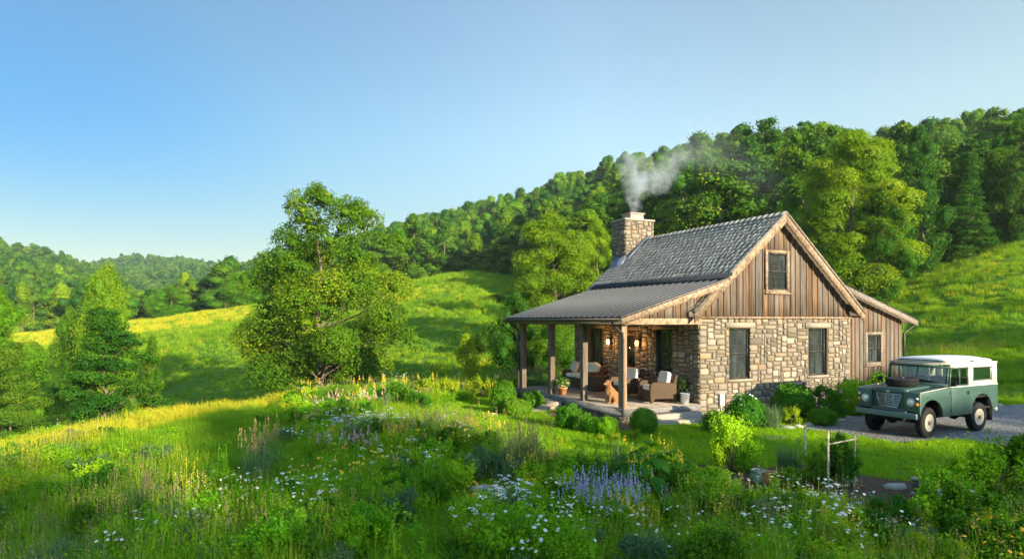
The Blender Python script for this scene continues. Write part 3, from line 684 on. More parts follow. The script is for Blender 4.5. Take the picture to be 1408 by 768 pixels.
def boards(mb, fn, u0, u1, zb, ztop, step=.235, seed=1, hole=None, bat=.055):
    """vertical boards and battens between zb and the slanting line ztop(u)"""
    rd = random.Random(seed); u = u0
    while u < u1-.02:
        w_ = min(step*rd.uniform(.85, 1.15), u1-u); segs = [(zb, None)]
        if hole and u+w_ > hole[0]+.02 and u < hole[1]-.02: segs = [(zb, hole[2]), (hole[3], None)]
        t = rd.random()
        for a, b in segs:
            za0, za1 = (b, b) if b is not None else (ztop(u), ztop(u+w_-.006))
            if min(za0, za1) < a+.01: za0, za1 = max(za0, a+.012), max(za1, a+.012)
            d = .022+rd.uniform(0, .006)
            mb.hexa([fn(u, a, 0), fn(u+w_-.006, a, 0), fn(u+w_-.006, a, d), fn(u, a, d), fn(u, za0, 0), fn(u+w_-.006, za1, 0), fn(u+w_-.006, za1, d), fn(u, za0, d)], 0, t)
        u += w_
        if u < u1-.03:
            for a, b in ([(zb, None)] if not (hole and hole[0]-.02 < u < hole[1]+.02) else [(zb, hole[2]), (hole[3], None)]):
                z0_, z1_ = (b, b) if b is not None else (ztop(u-bat/2), ztop(u+bat/2))
                if min(z0_, z1_) < a+.02: continue
                mb.hexa([fn(u-bat/2, a, .02), fn(u+bat/2, a, .02), fn(u+bat/2, a, .05), fn(u-bat/2, a, .05), fn(u-bat/2, z0_, .02), fn(u+bat/2, z1_, .02), fn(u+bat/2, z1_, .05), fn(u-bat/2, z0_, .05)], 0, rd.random())
gh = (2.57, 3.38, 3.67, 4.79)
def gtop(u):
    return roofz(u)-.13
mb = MB()
# split at the ridge so the slanting tops stay true
boards(mb, A_gable, 0, RU, WT+.06, gtop, seed=4, hole=gh); boards(mb, A_gable, RU, W_, WT+.06, gtop, seed=9, hole=gh)
mb.build('gable_siding', M['board'], house)
mb = MB(); mb.box(-.03, W_+.03, -.075, 0, WT, WT+.055); mb.build('ledge_board', M['trim'], house)
mb = MB()
boards(mb, A_porch, 0, L_, WT, lambda a: 3.3, seed=12); mb.build('side_siding', M['board'], house)
# far gable, closing triangle
mb = MB(); mb.prism([(0, WT), (W_, WT), (W_, roofz(W_)-.13), (RU, RZ-.15), (0, roofz(0)-.13)], lambda a, b, d: (a, L_-.02+d, b), 0, .04, 0, .4); mb.build('far_gable_siding', M['board'], house)

# shingled main roof
def shingles(mb, u_top, u_bot, zf, v0, v1, seed, expo=.185):
    rd = random.Random(seed); sgn = 1 if u_bot > u_top else -1; k = math.hypot(1, SL); S = abs(u_bot-u_top)*k; n = int(S/expo); expo = S/n
    nz = Vector((sgn*SL/k, 0, 1/k))
    for i in range(n+1):
        v = v0-rd.uniform(0, .1)*0
        while v < v1-.02:
            w_ = min(rd.uniform(.11, .27), v1-v); s1 = min((i+1)*expo, S)+rd.uniform(0, .008); s0 = max(0, i*expo-.10) if i < n+1 else 0
            if i == n: s1 = S+.02; s0 = S-.2
            p = lambda s, vv, lift: Vector((u_top+sgn*s/k, vv, zf-(s/k)*SL))+nz*lift
            b = .023+rd.uniform(0, .009) + (.012 if i == n else 0)
            mb.hexa([p(s0, v+.003, 0), p(s1, v+.003, .004), p(s1, v+w_-.003, .004), p(s0, v+w_-.003, 0), p(s0, v+.003, .006), p(s1, v+.003, b), p(s1, v+w_-.003, b), p(s0, v+w_-.003, .006)] if sgn > 0 else
                    [p(s0, v+w_-.003, 0), p(s1, v+w_-.003, .004), p(s1, v+.003, .004), p(s0, v+.003, 0), p(s0, v+w_-.003, .006), p(s1, v+w_-.003, b), p(s1, v+.003, b), p(s0, v+.003, .006)], 0, rd.random())
            v += w_
V0, V1, UE0, UE1 = -.32, 7.18, -.42, 6.52
mb = MB(); shingles(mb, RU, UE0, RZ, V0, V1, 1); shingles(mb, RU, UE1, RZ, V0, V1, 2)
rd = random.Random(5); v = V0
while v < V1-.05:                                        # ridge caps
    w_ = .24; t = rd.random()
    for s in (-1, 1):
        mb.hexa([(RU, v, RZ+.03), (RU+s*.15, v, RZ-.15*SL+.035), (RU+s*.15, min(v+w_, V1), RZ-.15*SL+.04), (RU, min(v+w_, V1), RZ+.035), (RU, v, RZ+.06), (RU+s*.16, v, RZ-.15*SL+.06), (RU+s*.16, min(v+w_, V1), RZ-.15*SL+.05), (RU, min(v+w_, V1), RZ+.05)], 0, t)
    v += w_
roof = mb.build('shingle_roof', M['shingle'], house)
mb = MB()                                                # roof deck and soffit
prf = [(UE0, roofz(UE0)-.004), (RU, RZ-.004), (UE1, roofz(UE1)-.004), (UE1, roofz(UE1)-.10), (RU, RZ-.13), (UE0, roofz(UE0)-.10)]
mb.prism(prf, lambda a, b, d: (a, d, b), V0+.045, V1, 0, .3); mb.build('roof_sheathing', M['gray_trim'], roof)
def rake(mb, u0, z0, u1, z1, v, dep=.23, th=.042, t=.5, up=.012):
    mb.prism([(u0, z0+up), (u1, z1+up), (u1, z1-dep), (u0, z0-dep)], lambda a, b, d: (a, v-d, b), 0, th, 0, t)
mb = MB(); rake(mb, UE0-.02, roofz(UE0-.02), RU-.001, RZ, V0+.04, .30); mb.build('rake_board', M['trim'], roof)
mb = MB(); rake(mb, RU+.001, RZ, UE1+.02, roofz(UE1+.02), V0+.04, .30, t=.2); mb.build('rake_board', M['trim'], roof)
mb = MB(); rake(mb, UE0-.03, roofz(UE0-.03)+.03, RU, RZ+.03, V0, .06, .03, .1); rake(mb, RU+.001, RZ+.03, UE1+.03, roofz(UE1+.03)+.03, V0, .06, .03, .1); mb.build('rake_drip_edge', M['gray_trim'], roof)
mb = MB()
for s, ue in ((-1, UE0), (1, UE1)): z = roofz(ue); mb.box(min(ue, ue+s*.03), max(ue, ue+s*.03), V0+.05, V1, z-.16, z-.005)
mb.build('eave_fascia', M['gray_trim'], roof)

# porch roof: standing seam metal
PU0, PU1, PV0, PV1 = -2.98, .72, -.46, 6.85
mb = MB(); pz = lambda u, o=0: porz(u)+o
mb.hexa([(PU0, PV0, pz(PU0, -.03)), (PU1, PV0, pz(PU1, -.03)), (PU1, PV1, pz(PU1, -.03)), (PU0, PV1, pz(PU0, -.03)), (PU0, PV0, pz(PU0)), (PU1, PV0, pz(PU1)), (PU1, PV1, pz(PU1)), (PU0, PV1, pz(PU0))])
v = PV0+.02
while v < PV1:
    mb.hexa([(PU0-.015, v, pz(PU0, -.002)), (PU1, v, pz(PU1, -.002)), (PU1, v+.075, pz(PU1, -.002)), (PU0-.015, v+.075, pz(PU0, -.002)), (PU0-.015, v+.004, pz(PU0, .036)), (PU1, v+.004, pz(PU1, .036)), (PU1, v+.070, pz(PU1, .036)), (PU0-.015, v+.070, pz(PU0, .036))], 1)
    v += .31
prf_ = mb.build('porch_roof', [M['metal_roof'], plain('lit_seam', (.075, .080, .09), .6, metal=.1, var=.3)], house)  # lighter seams: the light on the ribs is put into the colour
mb = MB(); mb.hexa([(PU1-.14, PV0, pz(PU1-.14, .045)), (PU1+.08, PV0, pz(PU1+.08, .075)), (PU1+.08, PV1, pz(PU1+.08, .075)), (PU1-.14, PV1, pz(PU1-.14, .045)), (PU1-.14, PV0, pz(PU1-.14, .06)), (PU1+.08, PV0, pz(PU1+.08, .15)), (PU1+.08, PV1, pz(PU1+.08, .15)), (PU1-.14, PV1, pz(PU1-.14, .06))])
mb.build('seam_flashing', M['metal_roof'], prf_)
mb = MB(); mb.hexa([(PU0+.02, PV0+.05, pz(PU0, -.13)), (PU1-.2, PV0+.05, pz(PU1-.2, -.13)), (PU1-.2, PV1-.03, pz(PU1-.2, -.13)), (PU0+.02, PV1-.03, pz(PU0, -.13)), (PU0+.02, PV0+.05, pz(PU0, -.028)), (PU1-.2, PV0+.05, pz(PU1-.2, -.035)), (PU1-.2, PV1-.03, pz(PU1-.2, -.035)), (PU0+.02, PV1-.03, pz(PU0, -.028))])
for k in range(11):
    v = .1+k*.64; mb.hexa([(PU0+.1, v, pz(PU0+.1, -.26)), (-.05, v, pz(-.05, -.26)), (-.05, v+.06, pz(-.05, -.26)), (PU0+.1, v+.06, pz(PU0+.1, -.26)), (PU0+.1, v, pz(PU0+.1, -.132)), (-.05, v, pz(-.05, -.132)), (-.05, v+.06, pz(-.05, -.132)), (PU0+.1, v+.06, pz(PU0+.1, -.132))])
mb.build('rafters', M['gray_trim'], prf_)
mb = MB(); rake(mb, PU0, pz(PU0, -.004), PU1-.06, pz(PU1-.06, -.004), PV0+.045, .20, .045, .8); mb.build('rake_board', M['trim'], prf_)
mb = MB(); rake(mb, PU0, pz(PU0, -.004), PU1-.06, pz(PU1-.06, -.004), PV1+.002, .20, .045, .8); mb.build('rake_board', M['gray_trim'], prf_)
mb = MB(); mb.box(PU0-.01, PU0+.02, PV0+.05, PV1-.04, pz(PU0)-.18, pz(PU0)-.032); mb.build('eave_fascia', M['gray_trim'], prf_)
mb = MB()                                                # half-round gutter
k = 9; g0 = (PU0-.075, pz(PU0)-.05)
prof_g = [(g0[0]+.065*math.cos(math.pi+math.pi*i/(k-1)), g0[1]+.075*math.sin(math.pi+math.pi*i/(k-1))) for i in range(k)]
prof_g += [(g0[0]+.058*math.cos(-math.pi*i/(k-1)), g0[1]+.003+.065*math.sin(-math.pi*i/(k-1))) for i in range(k)]
mb.prism(prof_g, lambda a, b, d: (a, d, b), PV0, PV1, 0, .5); gut = mb.build('gutter', M['gutter'], prf_)
for v in (.0-.14, 6.30):
    mb = MB(); mb.tube([(PU0-.08, v, pz(PU0)-.12), (PU0-.07, v, pz(PU0)-.2), (-2.74, v, pz(PU0)-.42), (-2.72, v, pz(PU0)-.6), (-2.72, v, .12), (-2.76, v-.0, .04), (-2.9, v-.05, .02)], .035, 8)
    for z in (1.0, 2.2): mb.lathe([(.04, -.02), (.04, .02)], (-2.72, v, z), 8)
    mb.build('downspout', M['gutter'], house, smooth=False)

# porch deck, skirt, posts, beams
mb = MB(); u = -2.68; rd = random.Random(3)
while u < -.04: mb.box(u, min(u+.135, -.035), -.06, 6.56, .325, .36, 0, rd.random()); u += .141
dk = mb.build('porch_deck', M['deck'], house)
mb = MB(); mb.box(-2.72, -2.682, -.1, 6.6, .13, .357, 0, .3); mb.box(-2.68, -.02, -.1, -.062, .17, .357, 0, .8); mb.box(-2.68, -.02, 6.562, 6.6, .13, .357); mb.build('deck_fascia', M['fascia_gray'], dk)
mb = MB(); stone_face(mb, lambda a, b, d: (-2.62-d, 6.5-a, b-.1), 6.5, .42, [], 31); face_quads(mb, lambda a, b, d: (-2.62-d, 6.5-a, b-.1), 6.5, .42, [])
stone_face(mb, lambda a, b, d: (a-2.62, -.03-d, b-.1), 2.55, .42, [], 33); face_quads(mb, lambda a, b, d: (a-2.62, -.03-d, b-.1), 2.55, .42, [])
for fn in (lambda a, b, d: (a-2.78, -.14-d, b-.15), lambda a, b, d: (-2.78-d, .16-a, b-.15)):
    stone_face(mb, fn, .3, .33, [], 35)
mb.box(-2.78, -2.48, -.14, .16, -.1, .175, 1, .5); mb.build('foundation', [M['stone'], M['mortar']], dk)
for i, v in enumerate((.08, 2.08, 4.1, 6.2)):
    mb = MB(); s = .085; mb.box(-2.6-s+.02, -2.6+s+.02, v-s, v+s, .36, 2.615, 0, .5)
    mb.build('post', M['post_new'] if i == 0 else M['post'], house, bevel=.008)
mb = MB(); mb.box(-2.68, -2.5, -.14, 6.6, 2.62, 2.80, 0, .2); mb.build('porch_beam', M['post'], house, bevel=.006)
mb = MB(); mb.box(-2.48, -.02, -.1, .06, 2.63, 2.80, 0, .7); mb.build('porch_beam', M['trim'], house, bevel=.006)
mb = MB(); mb.box(-2.48, -.05, 6.3, 6.46, 2.62, 2.79, 0, .4); mb.build('porch_beam', M['post'], house)
mb = MB(); boards(mb, lambda a, b, d: (a, -.03-d, b), -2.5, .0, 2.80, lambda u: pz(u)-.15, step=.26, seed=21); mb.build('porch_end_siding', M['board'], house)

# windows and doors
def window(fn, x0, x1, y0, y1, cols_=2, rows=4, frame=M['dark_frame'], fw=.05, outer=None, ow=.1, d0=-.09, cur=False, name='window'):
    mb = MB()
    bar = lambda a0, a1, b0, b1, e0, e1: mb.hexa([fn(a0,b0,e0), fn(a1,b0,e0), fn(a1,b0,e1), fn(a0,b0,e1), fn(a0,b1,e0), fn(a1,b1,e0), fn(a1,b1,e1), fn(a0,b1,e1)])
    for a in ((x0+.003, x0+fw, y0+.003, y1-.003), (x1-fw, x1-.003, y0+.003, y1-.003), (x0+fw, x1-fw, y0+.003, y0+fw), (x0+fw, x1-fw, y1-fw, y1-.003)): bar(*a, d0-.05, d0+.03)
    mid = (y0+y1)/2; bar(x0+fw, x1-fw, mid-.022, mid+.022, d0-.03, d0+.012)
    fr = mb.build(name, frame, house); mb = MB(); iw = x1-x0-2*fw; ih = y1-y0-2*fw
    for i in range(1, cols_): a = x0+fw+iw*i/cols_; bar(a-.009, a+.009, y0+fw, y1-fw, d0-.03, d0-.006)
    for j in range(1, rows):
        if j*2 != rows: b = y0+fw+ih*j/rows; bar(x0+fw, x1-fw, b-.009, b+.009, d0-.029, d0-.007)
    mb.build('muntins', frame, fr)
    mb = MB(); mb.add([fn(x0+fw,y0+fw,d0-.02), fn(x1-fw,y0+fw,d0-.02), fn(x1-fw,y1-fw,d0-.02), fn(x0+fw,y1-fw,d0-.02)], [(0,1,2,3)]); mb.build('pane', M['glass'], fr)
    if outer:
        mb = MB(); o = ow
        for a in ((x0-o, x0, y0-o, y1+o), (x1, x1+o, y0-o, y1+o), (x0, x1, y1, y1+o), (x0, x1, y0-o, y0)): bar(*a, .012, .065)
        bar(x0-o-.03, x1+o+.03, y0-o-.04, y0-o, .012, .095)
        mb.build('casing', outer, fr)
    return fr
for q in gwin: window(A_gable, *q, rows=6, cols_=2)
window(A_gable, *gh, rows=6, cols_=3, outer=M['trim'], ow=.085, d0=.03)
for q in pwin: window(A_porch, *q, rows=6, cols_=3)
x0, x1, y0, y1 = pdoor; mb = MB()
def pbar(mb, a0, a1, b0, b1, e0, e1, fn=A_porch): mb.hexa([fn(a0,b0,e0), fn(a1,b0,e0), fn(a1,b0,e1), fn(a0,b0,e1), fn(a0,b1,e0), fn(a1,b1,e0), fn(a1,b1,e1), fn(a0,b1,e1)])
for a in ((x0+.05, x0+.18, y0, y1-.05), (x1-.18, x1-.05, y0, y1-.05), (x0+.18, x1-.18, y0, y0+.2), (x0+.18, x1-.18, y1-.18, y1-.05), (x0+.18, x1-.18, 1.05, 1.2)): pbar(mb, *a, -.12, -.07)
pbar(mb, x0+.18, x1-.18, y0+.2, 1.05, -.11, -.09); door = mb.build('door', plain('door_wood', (.16, .085, .04), .5), house)
mb = MB(); pbar(mb, x0+.18, x1-.18, 1.2, y1-.18, -.105, -.10); mb.build('pane', M['glass'], door)
mb = MB(); mb.lathe([(.012, 0), (.012, .04), (.03, .045), (.03, .06), (.01, .07)], (-(-.07)-.0, L_-(x0+.12), 1.3), 10, axis='x'); mb.build('handle', M['iron'], door)
mb = MB()
for a in ((x0-.0, x0+.05, y0, y1), (x1-.05, x1, y0, y1), (x0+.05, x1-.05, y1-.05, y1)): pbar(mb, *a, -.15, -.02)
mb.build('door_frame', M['dark_frame'], door)
# lit lanterns either side of the door
for v, z in ((4.48, 2.02), (2.80, 2.02)):
    mb = MB(); mb.box(-.05, -.0, v-.05, v+.05, z-.11, z+.13); mb.box(-.14, -.05, v-.012, v+.012, z+.09, z+.11)
    for sx in (-.05, .05):
        for sy in (-.05, .05): mb.box(-.16+sx-.006, -.16+sx+.006, v+sy-.006, v+sy+.006, z-.11, z+.08)
    mb.box(-.22, -.10, v-.06, v+.06, z-.125, z-.11); mb.hexa([(-.23,v-.07,z+.08),(-.09,v-.07,z+.08),(-.09,v+.07,z+.08),(-.23,v+.07,z+.08),(-.18,v-.02,z+.15),(-.14,v-.02,z+.15),(-.14,v+.02,z+.15),(-.18,v+.02,z+.15)])
    lt = mb.build('wall_lantern', M['iron'], house)
    mb = MB(); mb.lathe([(.030, z-.105), (.046, z-.06), (.046, z+.03), (.03, z+.075)], (-.16, v, 0), 10); mb.build('lamp_glass', M['lamp'], lt)
    pd = bpy.data.lights.new('lantern_light', 'POINT'); pd.energy = 9; pd.color = (1, .55, .22); pd.shadow_soft_size = .05
    po = bpy.data.objects.new('lantern_light', pd); COL.objects.link(po); po.parent = lt; po.location = (-.30, v, z-.02)
mb = MB(); mb.box(.68, .84, -.10, -.012, .28, .62); mb.box(.70, .82, -.115, -.10, .42, .60); mb.tube([(.76, -.05, .28), (.76, -.05, -.05)], .018, 6); mb.build('meter_box', plain('meter_box_grey', (.45, .47, .50), .5), house, bevel=.006)

# lean-to on the right
LU0, LU1, LV0, LV1 = W_, 9.22, .30, 6.4
lw = (7.42, 8.10, 1.33, 2.26)
mb = MB(); fnl = lambda a, b, d: (a, LV0-d, b); boards(mb, fnl, LU0+.01, LU1, .02, lambda u: leanz(u)-.1, seed=17, hole=lw, step=.22)
boards(mb, lambda a, b, d: (LU1+d, LV0+a, b), 0, LV1-LV0, .02, lambda a: leanz(LU1)-.12, seed=18); mb.build('lean_to_siding', M['board'], house)
mb = MB(); mb.box(LU0+.05, LU1-.03, LV0+.1, LV1, -.1, 2.7); mb.box(LU0+.01, LU1+.02, LV0-.01, LV0+.05, -.15, .02); mb.build('lean_to_core', M['dark_frame'], house)
window(fnl, *lw, rows=4, cols_=2, outer=M['gray_trim'], ow=.09, d0=-.02)
mb = MB(); u0, u1, v0, v1 = 5.66, 9.66, -.02, 6.9
mb.hexa([(u0,v0,leanz(u0)-.03),(u1,v0,leanz(u1)-.03),(u1,v1,leanz(u1)-.03),(u0,v1,leanz(u0)-.03),(u0,v0,leanz(u0)+.004),(u1,v0,leanz(u1)+.004),(u1,v1,leanz(u1)+.004),(u0,v1,leanz(u0)+.004)])
v = v0
while v < v1-.01: mb.hexa([(u0,v,leanz(u0)+.003),(u1,v,leanz(u1)+.003),(u1,v+.03,leanz(u1)+.003),(u0,v+.03,leanz(u0)+.003),(u0,v+.008,leanz(u0)+.04),(u1,v+.008,leanz(u1)+.04),(u1,v+.022,leanz(u1)+.04),(u0,v+.022,leanz(u0)+.04)]); v += .205
lr = mb.build('lean_to_roof', M['metal_roof'], house)
mb = MB(); mb.hexa([(u0,v0+.05,leanz(u0)-.12),(u1-.02,v0+.05,leanz(u1)-.12),(u1-.02,v1,leanz(u1)-.12),(u0,v1,leanz(u0)-.12),(u0,v0+.05,leanz(u0)-.032),(u1-.02,v0+.05,leanz(u1)-.032),(u1-.02,v1,leanz(u1)-.032),(u0,v1,leanz(u0)-.032)]); mb.build('soffit', M['gray_trim'], lr)
mb = MB(); rake(mb, 5.9, leanz(5.9)-.004, u1, leanz(u1)-.004, v0+.045, .19, .045, .4); mb.build('rake_board', M['gray_trim'], lr)
mb = MB(); mb.tube([(u1+.05, v0, leanz(u1)-.07), (u1+.05, v1, leanz(u1)-.07)], .055, 8); mb.tube([(u1+.05, .18, leanz(u1)-.1), (u1+.03, .2, leanz(u1)-.22), (LU1+.09, .24, leanz(u1)-.42), (LU1+.09, .24, .05)], .035, 7); mb.build('gutter', M['gutter'], lr)

# chimney
cu0, cu1, cv0, cv1, cz = 2.02, 3.34, 6.55, 7.50, 6.66
mb = MB()
stone_face(mb, lambda a, b, d: (cu0+a, cv0-d, 4.6+b), cu1-cu0, cz-4.6, [], 41); face_quads(mb, lambda a, b, d: (cu0+a, cv0-d, 4.6+b), cu1-cu0, cz-4.6, [])
stone_face(mb, lambda a, b, d: (cu0-d, cv1-a, 2.0+b), cv1-cv0, cz-2.0, [], 42); face_quads(mb, lambda a, b, d: (cu0-d, cv1-a, 2.0+b), cv1-cv0, cz-2.0, [])
stone_face(mb, lambda a, b, d: (cu1+d, cv0+a, 4.6+b), cv1-cv0, cz-4.6, [], 43); face_quads(mb, lambda a, b, d: (cu1+d, cv0+a, 4.6+b), cv1-cv0, cz-4.6, [])
stone_face(mb, lambda a, b, d: (cu1-a, cv1+d, b), cu1-cu0, cz, [], 44); face_quads(mb, lambda a, b, d: (cu1-a, cv1+d, b), cu1-cu0, cz, [])
mb.box(cu0+.05, cu1-.05, cv0+.05, cv1-.05, 4.0, cz, 1)
ch = mb.build('chimney', [M['stone'], M['mortar']], house)
mb = MB(); mb.box(cu0-.055, cu1+.055, cv0-.055, cv1+.055, cz, cz+.07); mb.build('cap', M['slab_stone'], ch, bevel=.015)
mb = MB(); mb.box(cu0+.38, cu1-.32, cv0+.2, cv1-.2, cz+.07, cz+.30, 0); mb.box(cu0+.33, cu1-.27, cv0+.15, cv1-.15, cz+.30, cz+.345, 0); mb.build('flue', plain('flue_clay', (.34, .27, .22), .8, bump=.4), ch, bevel=.01)
mb = MB(); zr = lambda u: roofz(u)
mb.hexa([(cu0-.34, cv0-.10, zr(cu0-.34)+.035), (cu0-.04, cv0-.10, zr(cu0-.04)+.035), (cu0-.04, V1, zr(cu0-.04)+.035), (cu0-.34, V1, zr(cu0-.34)+.035), (cu0-.30, cv0-.10, zr(cu0-.3)+.05), (cu0-.04, cv0-.10, zr(cu0-.04)+.22), (cu0-.04, V1, zr(cu0-.04)+.22), (cu0-.30, V1, zr(cu0-.3)+.05)])
mb.hexa([(cu0-.1, cv0-.16, zr(cu0-.1)+.035), (RU, cv0-.16, RZ+.04), (RU, cv0-.035, RZ+.04), (cu0-.1, cv0-.035, zr(cu0-.1)+.035), (cu0-.1, cv0-.12, zr(cu0-.1)+.05), (RU, cv0-.12, RZ+.07), (RU, cv0-.035, RZ+.16), (cu0-.1, cv0-.035, zr(cu0-.1)+.16)])
mb.build('flashing', M['flash'], ch)
# ------------------------------------------------------------------ stone steps, stones, pots
def slab(mb, cx, cy, z0, z1, lx, ly, seed, rot=0, m=0):
    r_ = random.Random(seed); n = 14; P = []
    for i in range(n):
        a = 6.283*i/n; c_, s_ = math.cos(a), math.sin(a); q = (abs(c_)**4+abs(s_)**4)**-.25*r_.uniform(.93, 1.04)
        x, y = c_*lx/2*q, s_*ly/2*q; P.append((x*math.cos(rot)-y*math.sin(rot)+cx, x*math.sin(rot)+y*math.cos(rot)+cy))
    vs = [(x, y, z0) for x, y in P]+[(x, y, z1-.015+r_.uniform(-.004, .004)) for x, y in P]+[(cx+(x-cx)*.96, cy+(y-cy)*.95, z1+r_.uniform(-.005, .005)) for x, y in P]
    mb.add(vs, [(i, (i+1) % n, n+(i+1) % n, n+i) for i in range(n)]+[(n+i, n+(i+1) % n, 2*n+(i+1) % n, 2*n+i) for i in range(n)]+[list(range(2*n, 3*n))], m, r_.random())
st = thing('stone_steps', 'three broad stone steps leading up to the left long side of the porch', 'steps', hw(-2.75, 3.7), HANG)
for k, (off, top, wd, dp) in enumerate(((-.22, .235, 1.45, .42), (-.52, .12, 1.65, .5), (-.92, .035, 1.9, .62))):
    mb = MB(); slab(mb, off, 0, -.15, top, dp, wd, 50+k)
    if k < 2: slab(mb, off-.01, .1, -.12, top-.055, dp*1.06, wd*1.02, 60+k)
    mb.build('step', M['slab_stone'], st)
st = thing('stone_steps', 'worn flat stone steps at the near porch end, right of the boxwood ball', 'steps', hw(-1.1, -.12), HANG)
for k, (off, top, wd, dp) in enumerate(((-.22, .22, 1.75, .42), (-.55, .10, 2.0, .5))):
    mb = MB(); slab(mb, -.05+.1*k, off, -.15, top, wd, dp, 70+k); slab(mb, .05, off, -.12, top-.05, wd*.97, dp*1.05, 80+k); mb.build('step', M['slab_stone'], st)
def stone(px, py, w_, label, h=.12, seed=0, cat='stone', group=None, d=None, name='garden_stone'):
    p = ground_at(px, py); mb = MB(); mb.ball((0, 0, h*.2), (w_/2, (d or w_*.6)/2, h*.8), 10, 0, random.random(), .45, seed+px)
    o = mb.build(name, M['boulder'], loc=p, smooth=False); o.rotation_euler = (0, 0, random.uniform(-.4, .4)); tag(o, label, cat, group); return o
for i, (px, py, w_, lb) in enumerate([
    (1058, 588, .42, 'flat pale edging stone in front of the spiky grey plant by the gable wall'), (1082, 590, .40, 'low edging stone below the small yellow green shrub'),
    (1096, 588, .28, 'small rounded edging stone right of the one below the yellow green shrub'), (1112, 585, .26, 'small edging stone in front of the large boxwood of the gable bed'),
    (1126, 584, .30, 'edging stone at the left corner of the gravel beside the bed'), (1143, 582, .34, 'edging stone in front of the low shrub beside the gravel'),
    (1158, 580, .34, 'edging stone below the pink flowering shrub, nearest the truck bumper'), (1168, 576, .22, 'smallest edging stone just left of the green truck'),
    (970, 582, .4, 'stone lying at the foot of the cottage corner beside the steps'), (678, 572, .3, 'grey stone at the left end of the shrubs under the far porch post'),
    (1368, 558, .50, 'pale flat stone in the grass behind the tail of the green truck'), (1230, 672, .38, 'flat pale slab on the bare soil left of the small stump'),
    (1272, 668, .18, 'pale rounded stone on the lawn edge right of the small stump'), (1259, 680, .17, 'small pale stone in front of the small stump'),
    (661, 675, .45, 'flat grey stepping stone among the flowers beside the white yarrow'), (1045, 582, .3, 'edging stone left of the spiky grey plant'),
    (1152, 668, .3, 'stone in the vegetable bed between the trellis posts')]):
    stone(px, py, w_, lb, seed=i, h=.10, group='loose garden stones')
for px, py, w_, lb in ((975, 590, .5, 'flat stepping stone in the lawn right of the lower step'), (1000, 602, .45, 'flat stepping stone beside the bright yellow green bush'), (1065, 602, .5, 'stepping stone in the lawn between the bed and the single stake'), (1135, 599, .4, 'stepping stone at the lawn edge left of the truck')):
    p = ground_at(px, py); mb = MB(); slab(mb, 0, 0, -.05, .03, w_, w_*.7, int(px)); tag(mb.build('stepping_stone', M['slab_stone'], loc=p), lb, 'stepping stone', 'stepping stones across the lawn')
# small cut stump
p = ground_at(1258, 680); mb = MB(); mb.tube([(0,0,-.05),(0,0,.14),(.005,0,.24)], [.055,.045,.042], 12)
s_ = thing('tree_stump', 'small dark stump with pale cut top at the edge of the lawn', 'stump', p); mb.build('stem', M['bark'], s_)
mb = MB(); mb.tube([(.005,0,.24),(.005,0,.275)], [.075,.065], 12); mb.build('cut_top', M['boulder'], s_)
# pots among the vegetables
M['pot_green'] = plain('celadon_glaze', (.20, .27, .20), .3); M['terracotta'] = plain('terracotta', (.45, .20, .07), .7, bump=.2); M['soil'] = plain('soil', (.05, .035, .025), .95, bump=.5)
def pot(px, py, r_, h, mat, lb, s=1.0):
    p = ground_at(px, py); t = thing('garden_pot', lb, 'pot', p)
    mb = MB(); mb.lathe([(r_*.7, 0), (r_*.95, h*.3), (r_, h*.6), (r_*.88, h*.9), (r_*.98, h*.93), (r_*.98, h), (r_*.85, h), (r_*.83, h*.85)], n=20); mb.build('body', mat, t, smooth=True)
    mb = MB(); mb.lathe([(r_*.84, h*.8), (r_*.84, h*.88), (.01, h*.90)], n=16); mb.build('soil', M['soil'], t)
pot(1043, 664, .13, .23, M['pot_green'], 'pale green glazed pot beside the orange one behind the ferny bush')
pot(1057, 666, .12, .22, M['terracotta'], 'orange terracotta pot beside the pale green one')
p = ground_at(1165, 668); mb = MB(); mb.lathe([(.05, 0), (.05, .06), (.14, .10), (.155, .135), (.14, .13), (.02, .10)], n=20); tag(mb.build('water_dish', plain('white_enamel', (.62,.64,.64), .35), loc=p, smooth=True), 'pale shallow dish at the foot of the right trellis post', 'dish')
# stakes and trellis frame
M['stake'] = wood('stake_wood', [(.62,.50,.34), (.70,.56,.38)], grime=.1, sc=(5,5,5))
p = ground_at(1107, 652); mb = MB(); mb.tube([(0,0,-.2),(.005,0,.5),(0,.01,.88)], [.019,.018,.017], 8); tag(mb.build('garden_stake', M['stake'], loc=p), 'lone pale wooden stake left of the two post trellis', 'stake')
p = ground_at(1139, 676); q = ground_at(1176, 672); t = thing('trellis_frame', 'simple trellis of two thin pale posts and one rail in the vegetable bed', 'trellis', p)
e_ = q-p
mb = MB(); mb.tube([(0,0,-.2),(0,.01,.98)], [.020,.018], 8); mb.build('post', M['stake'], t)
mb = MB(); mb.tube([(e_.x,e_.y,-.2),(e_.x-.01,e_.y,.88)], [.018,.016], 8); mb.build('post', M['stake'], t)
mb = MB(); mb.tube([(-.03,-.02,.76),(e_.x+.03,e_.y-.02,.82)], [.013,.012], 8); mb.build('rail', M['stake'], t)

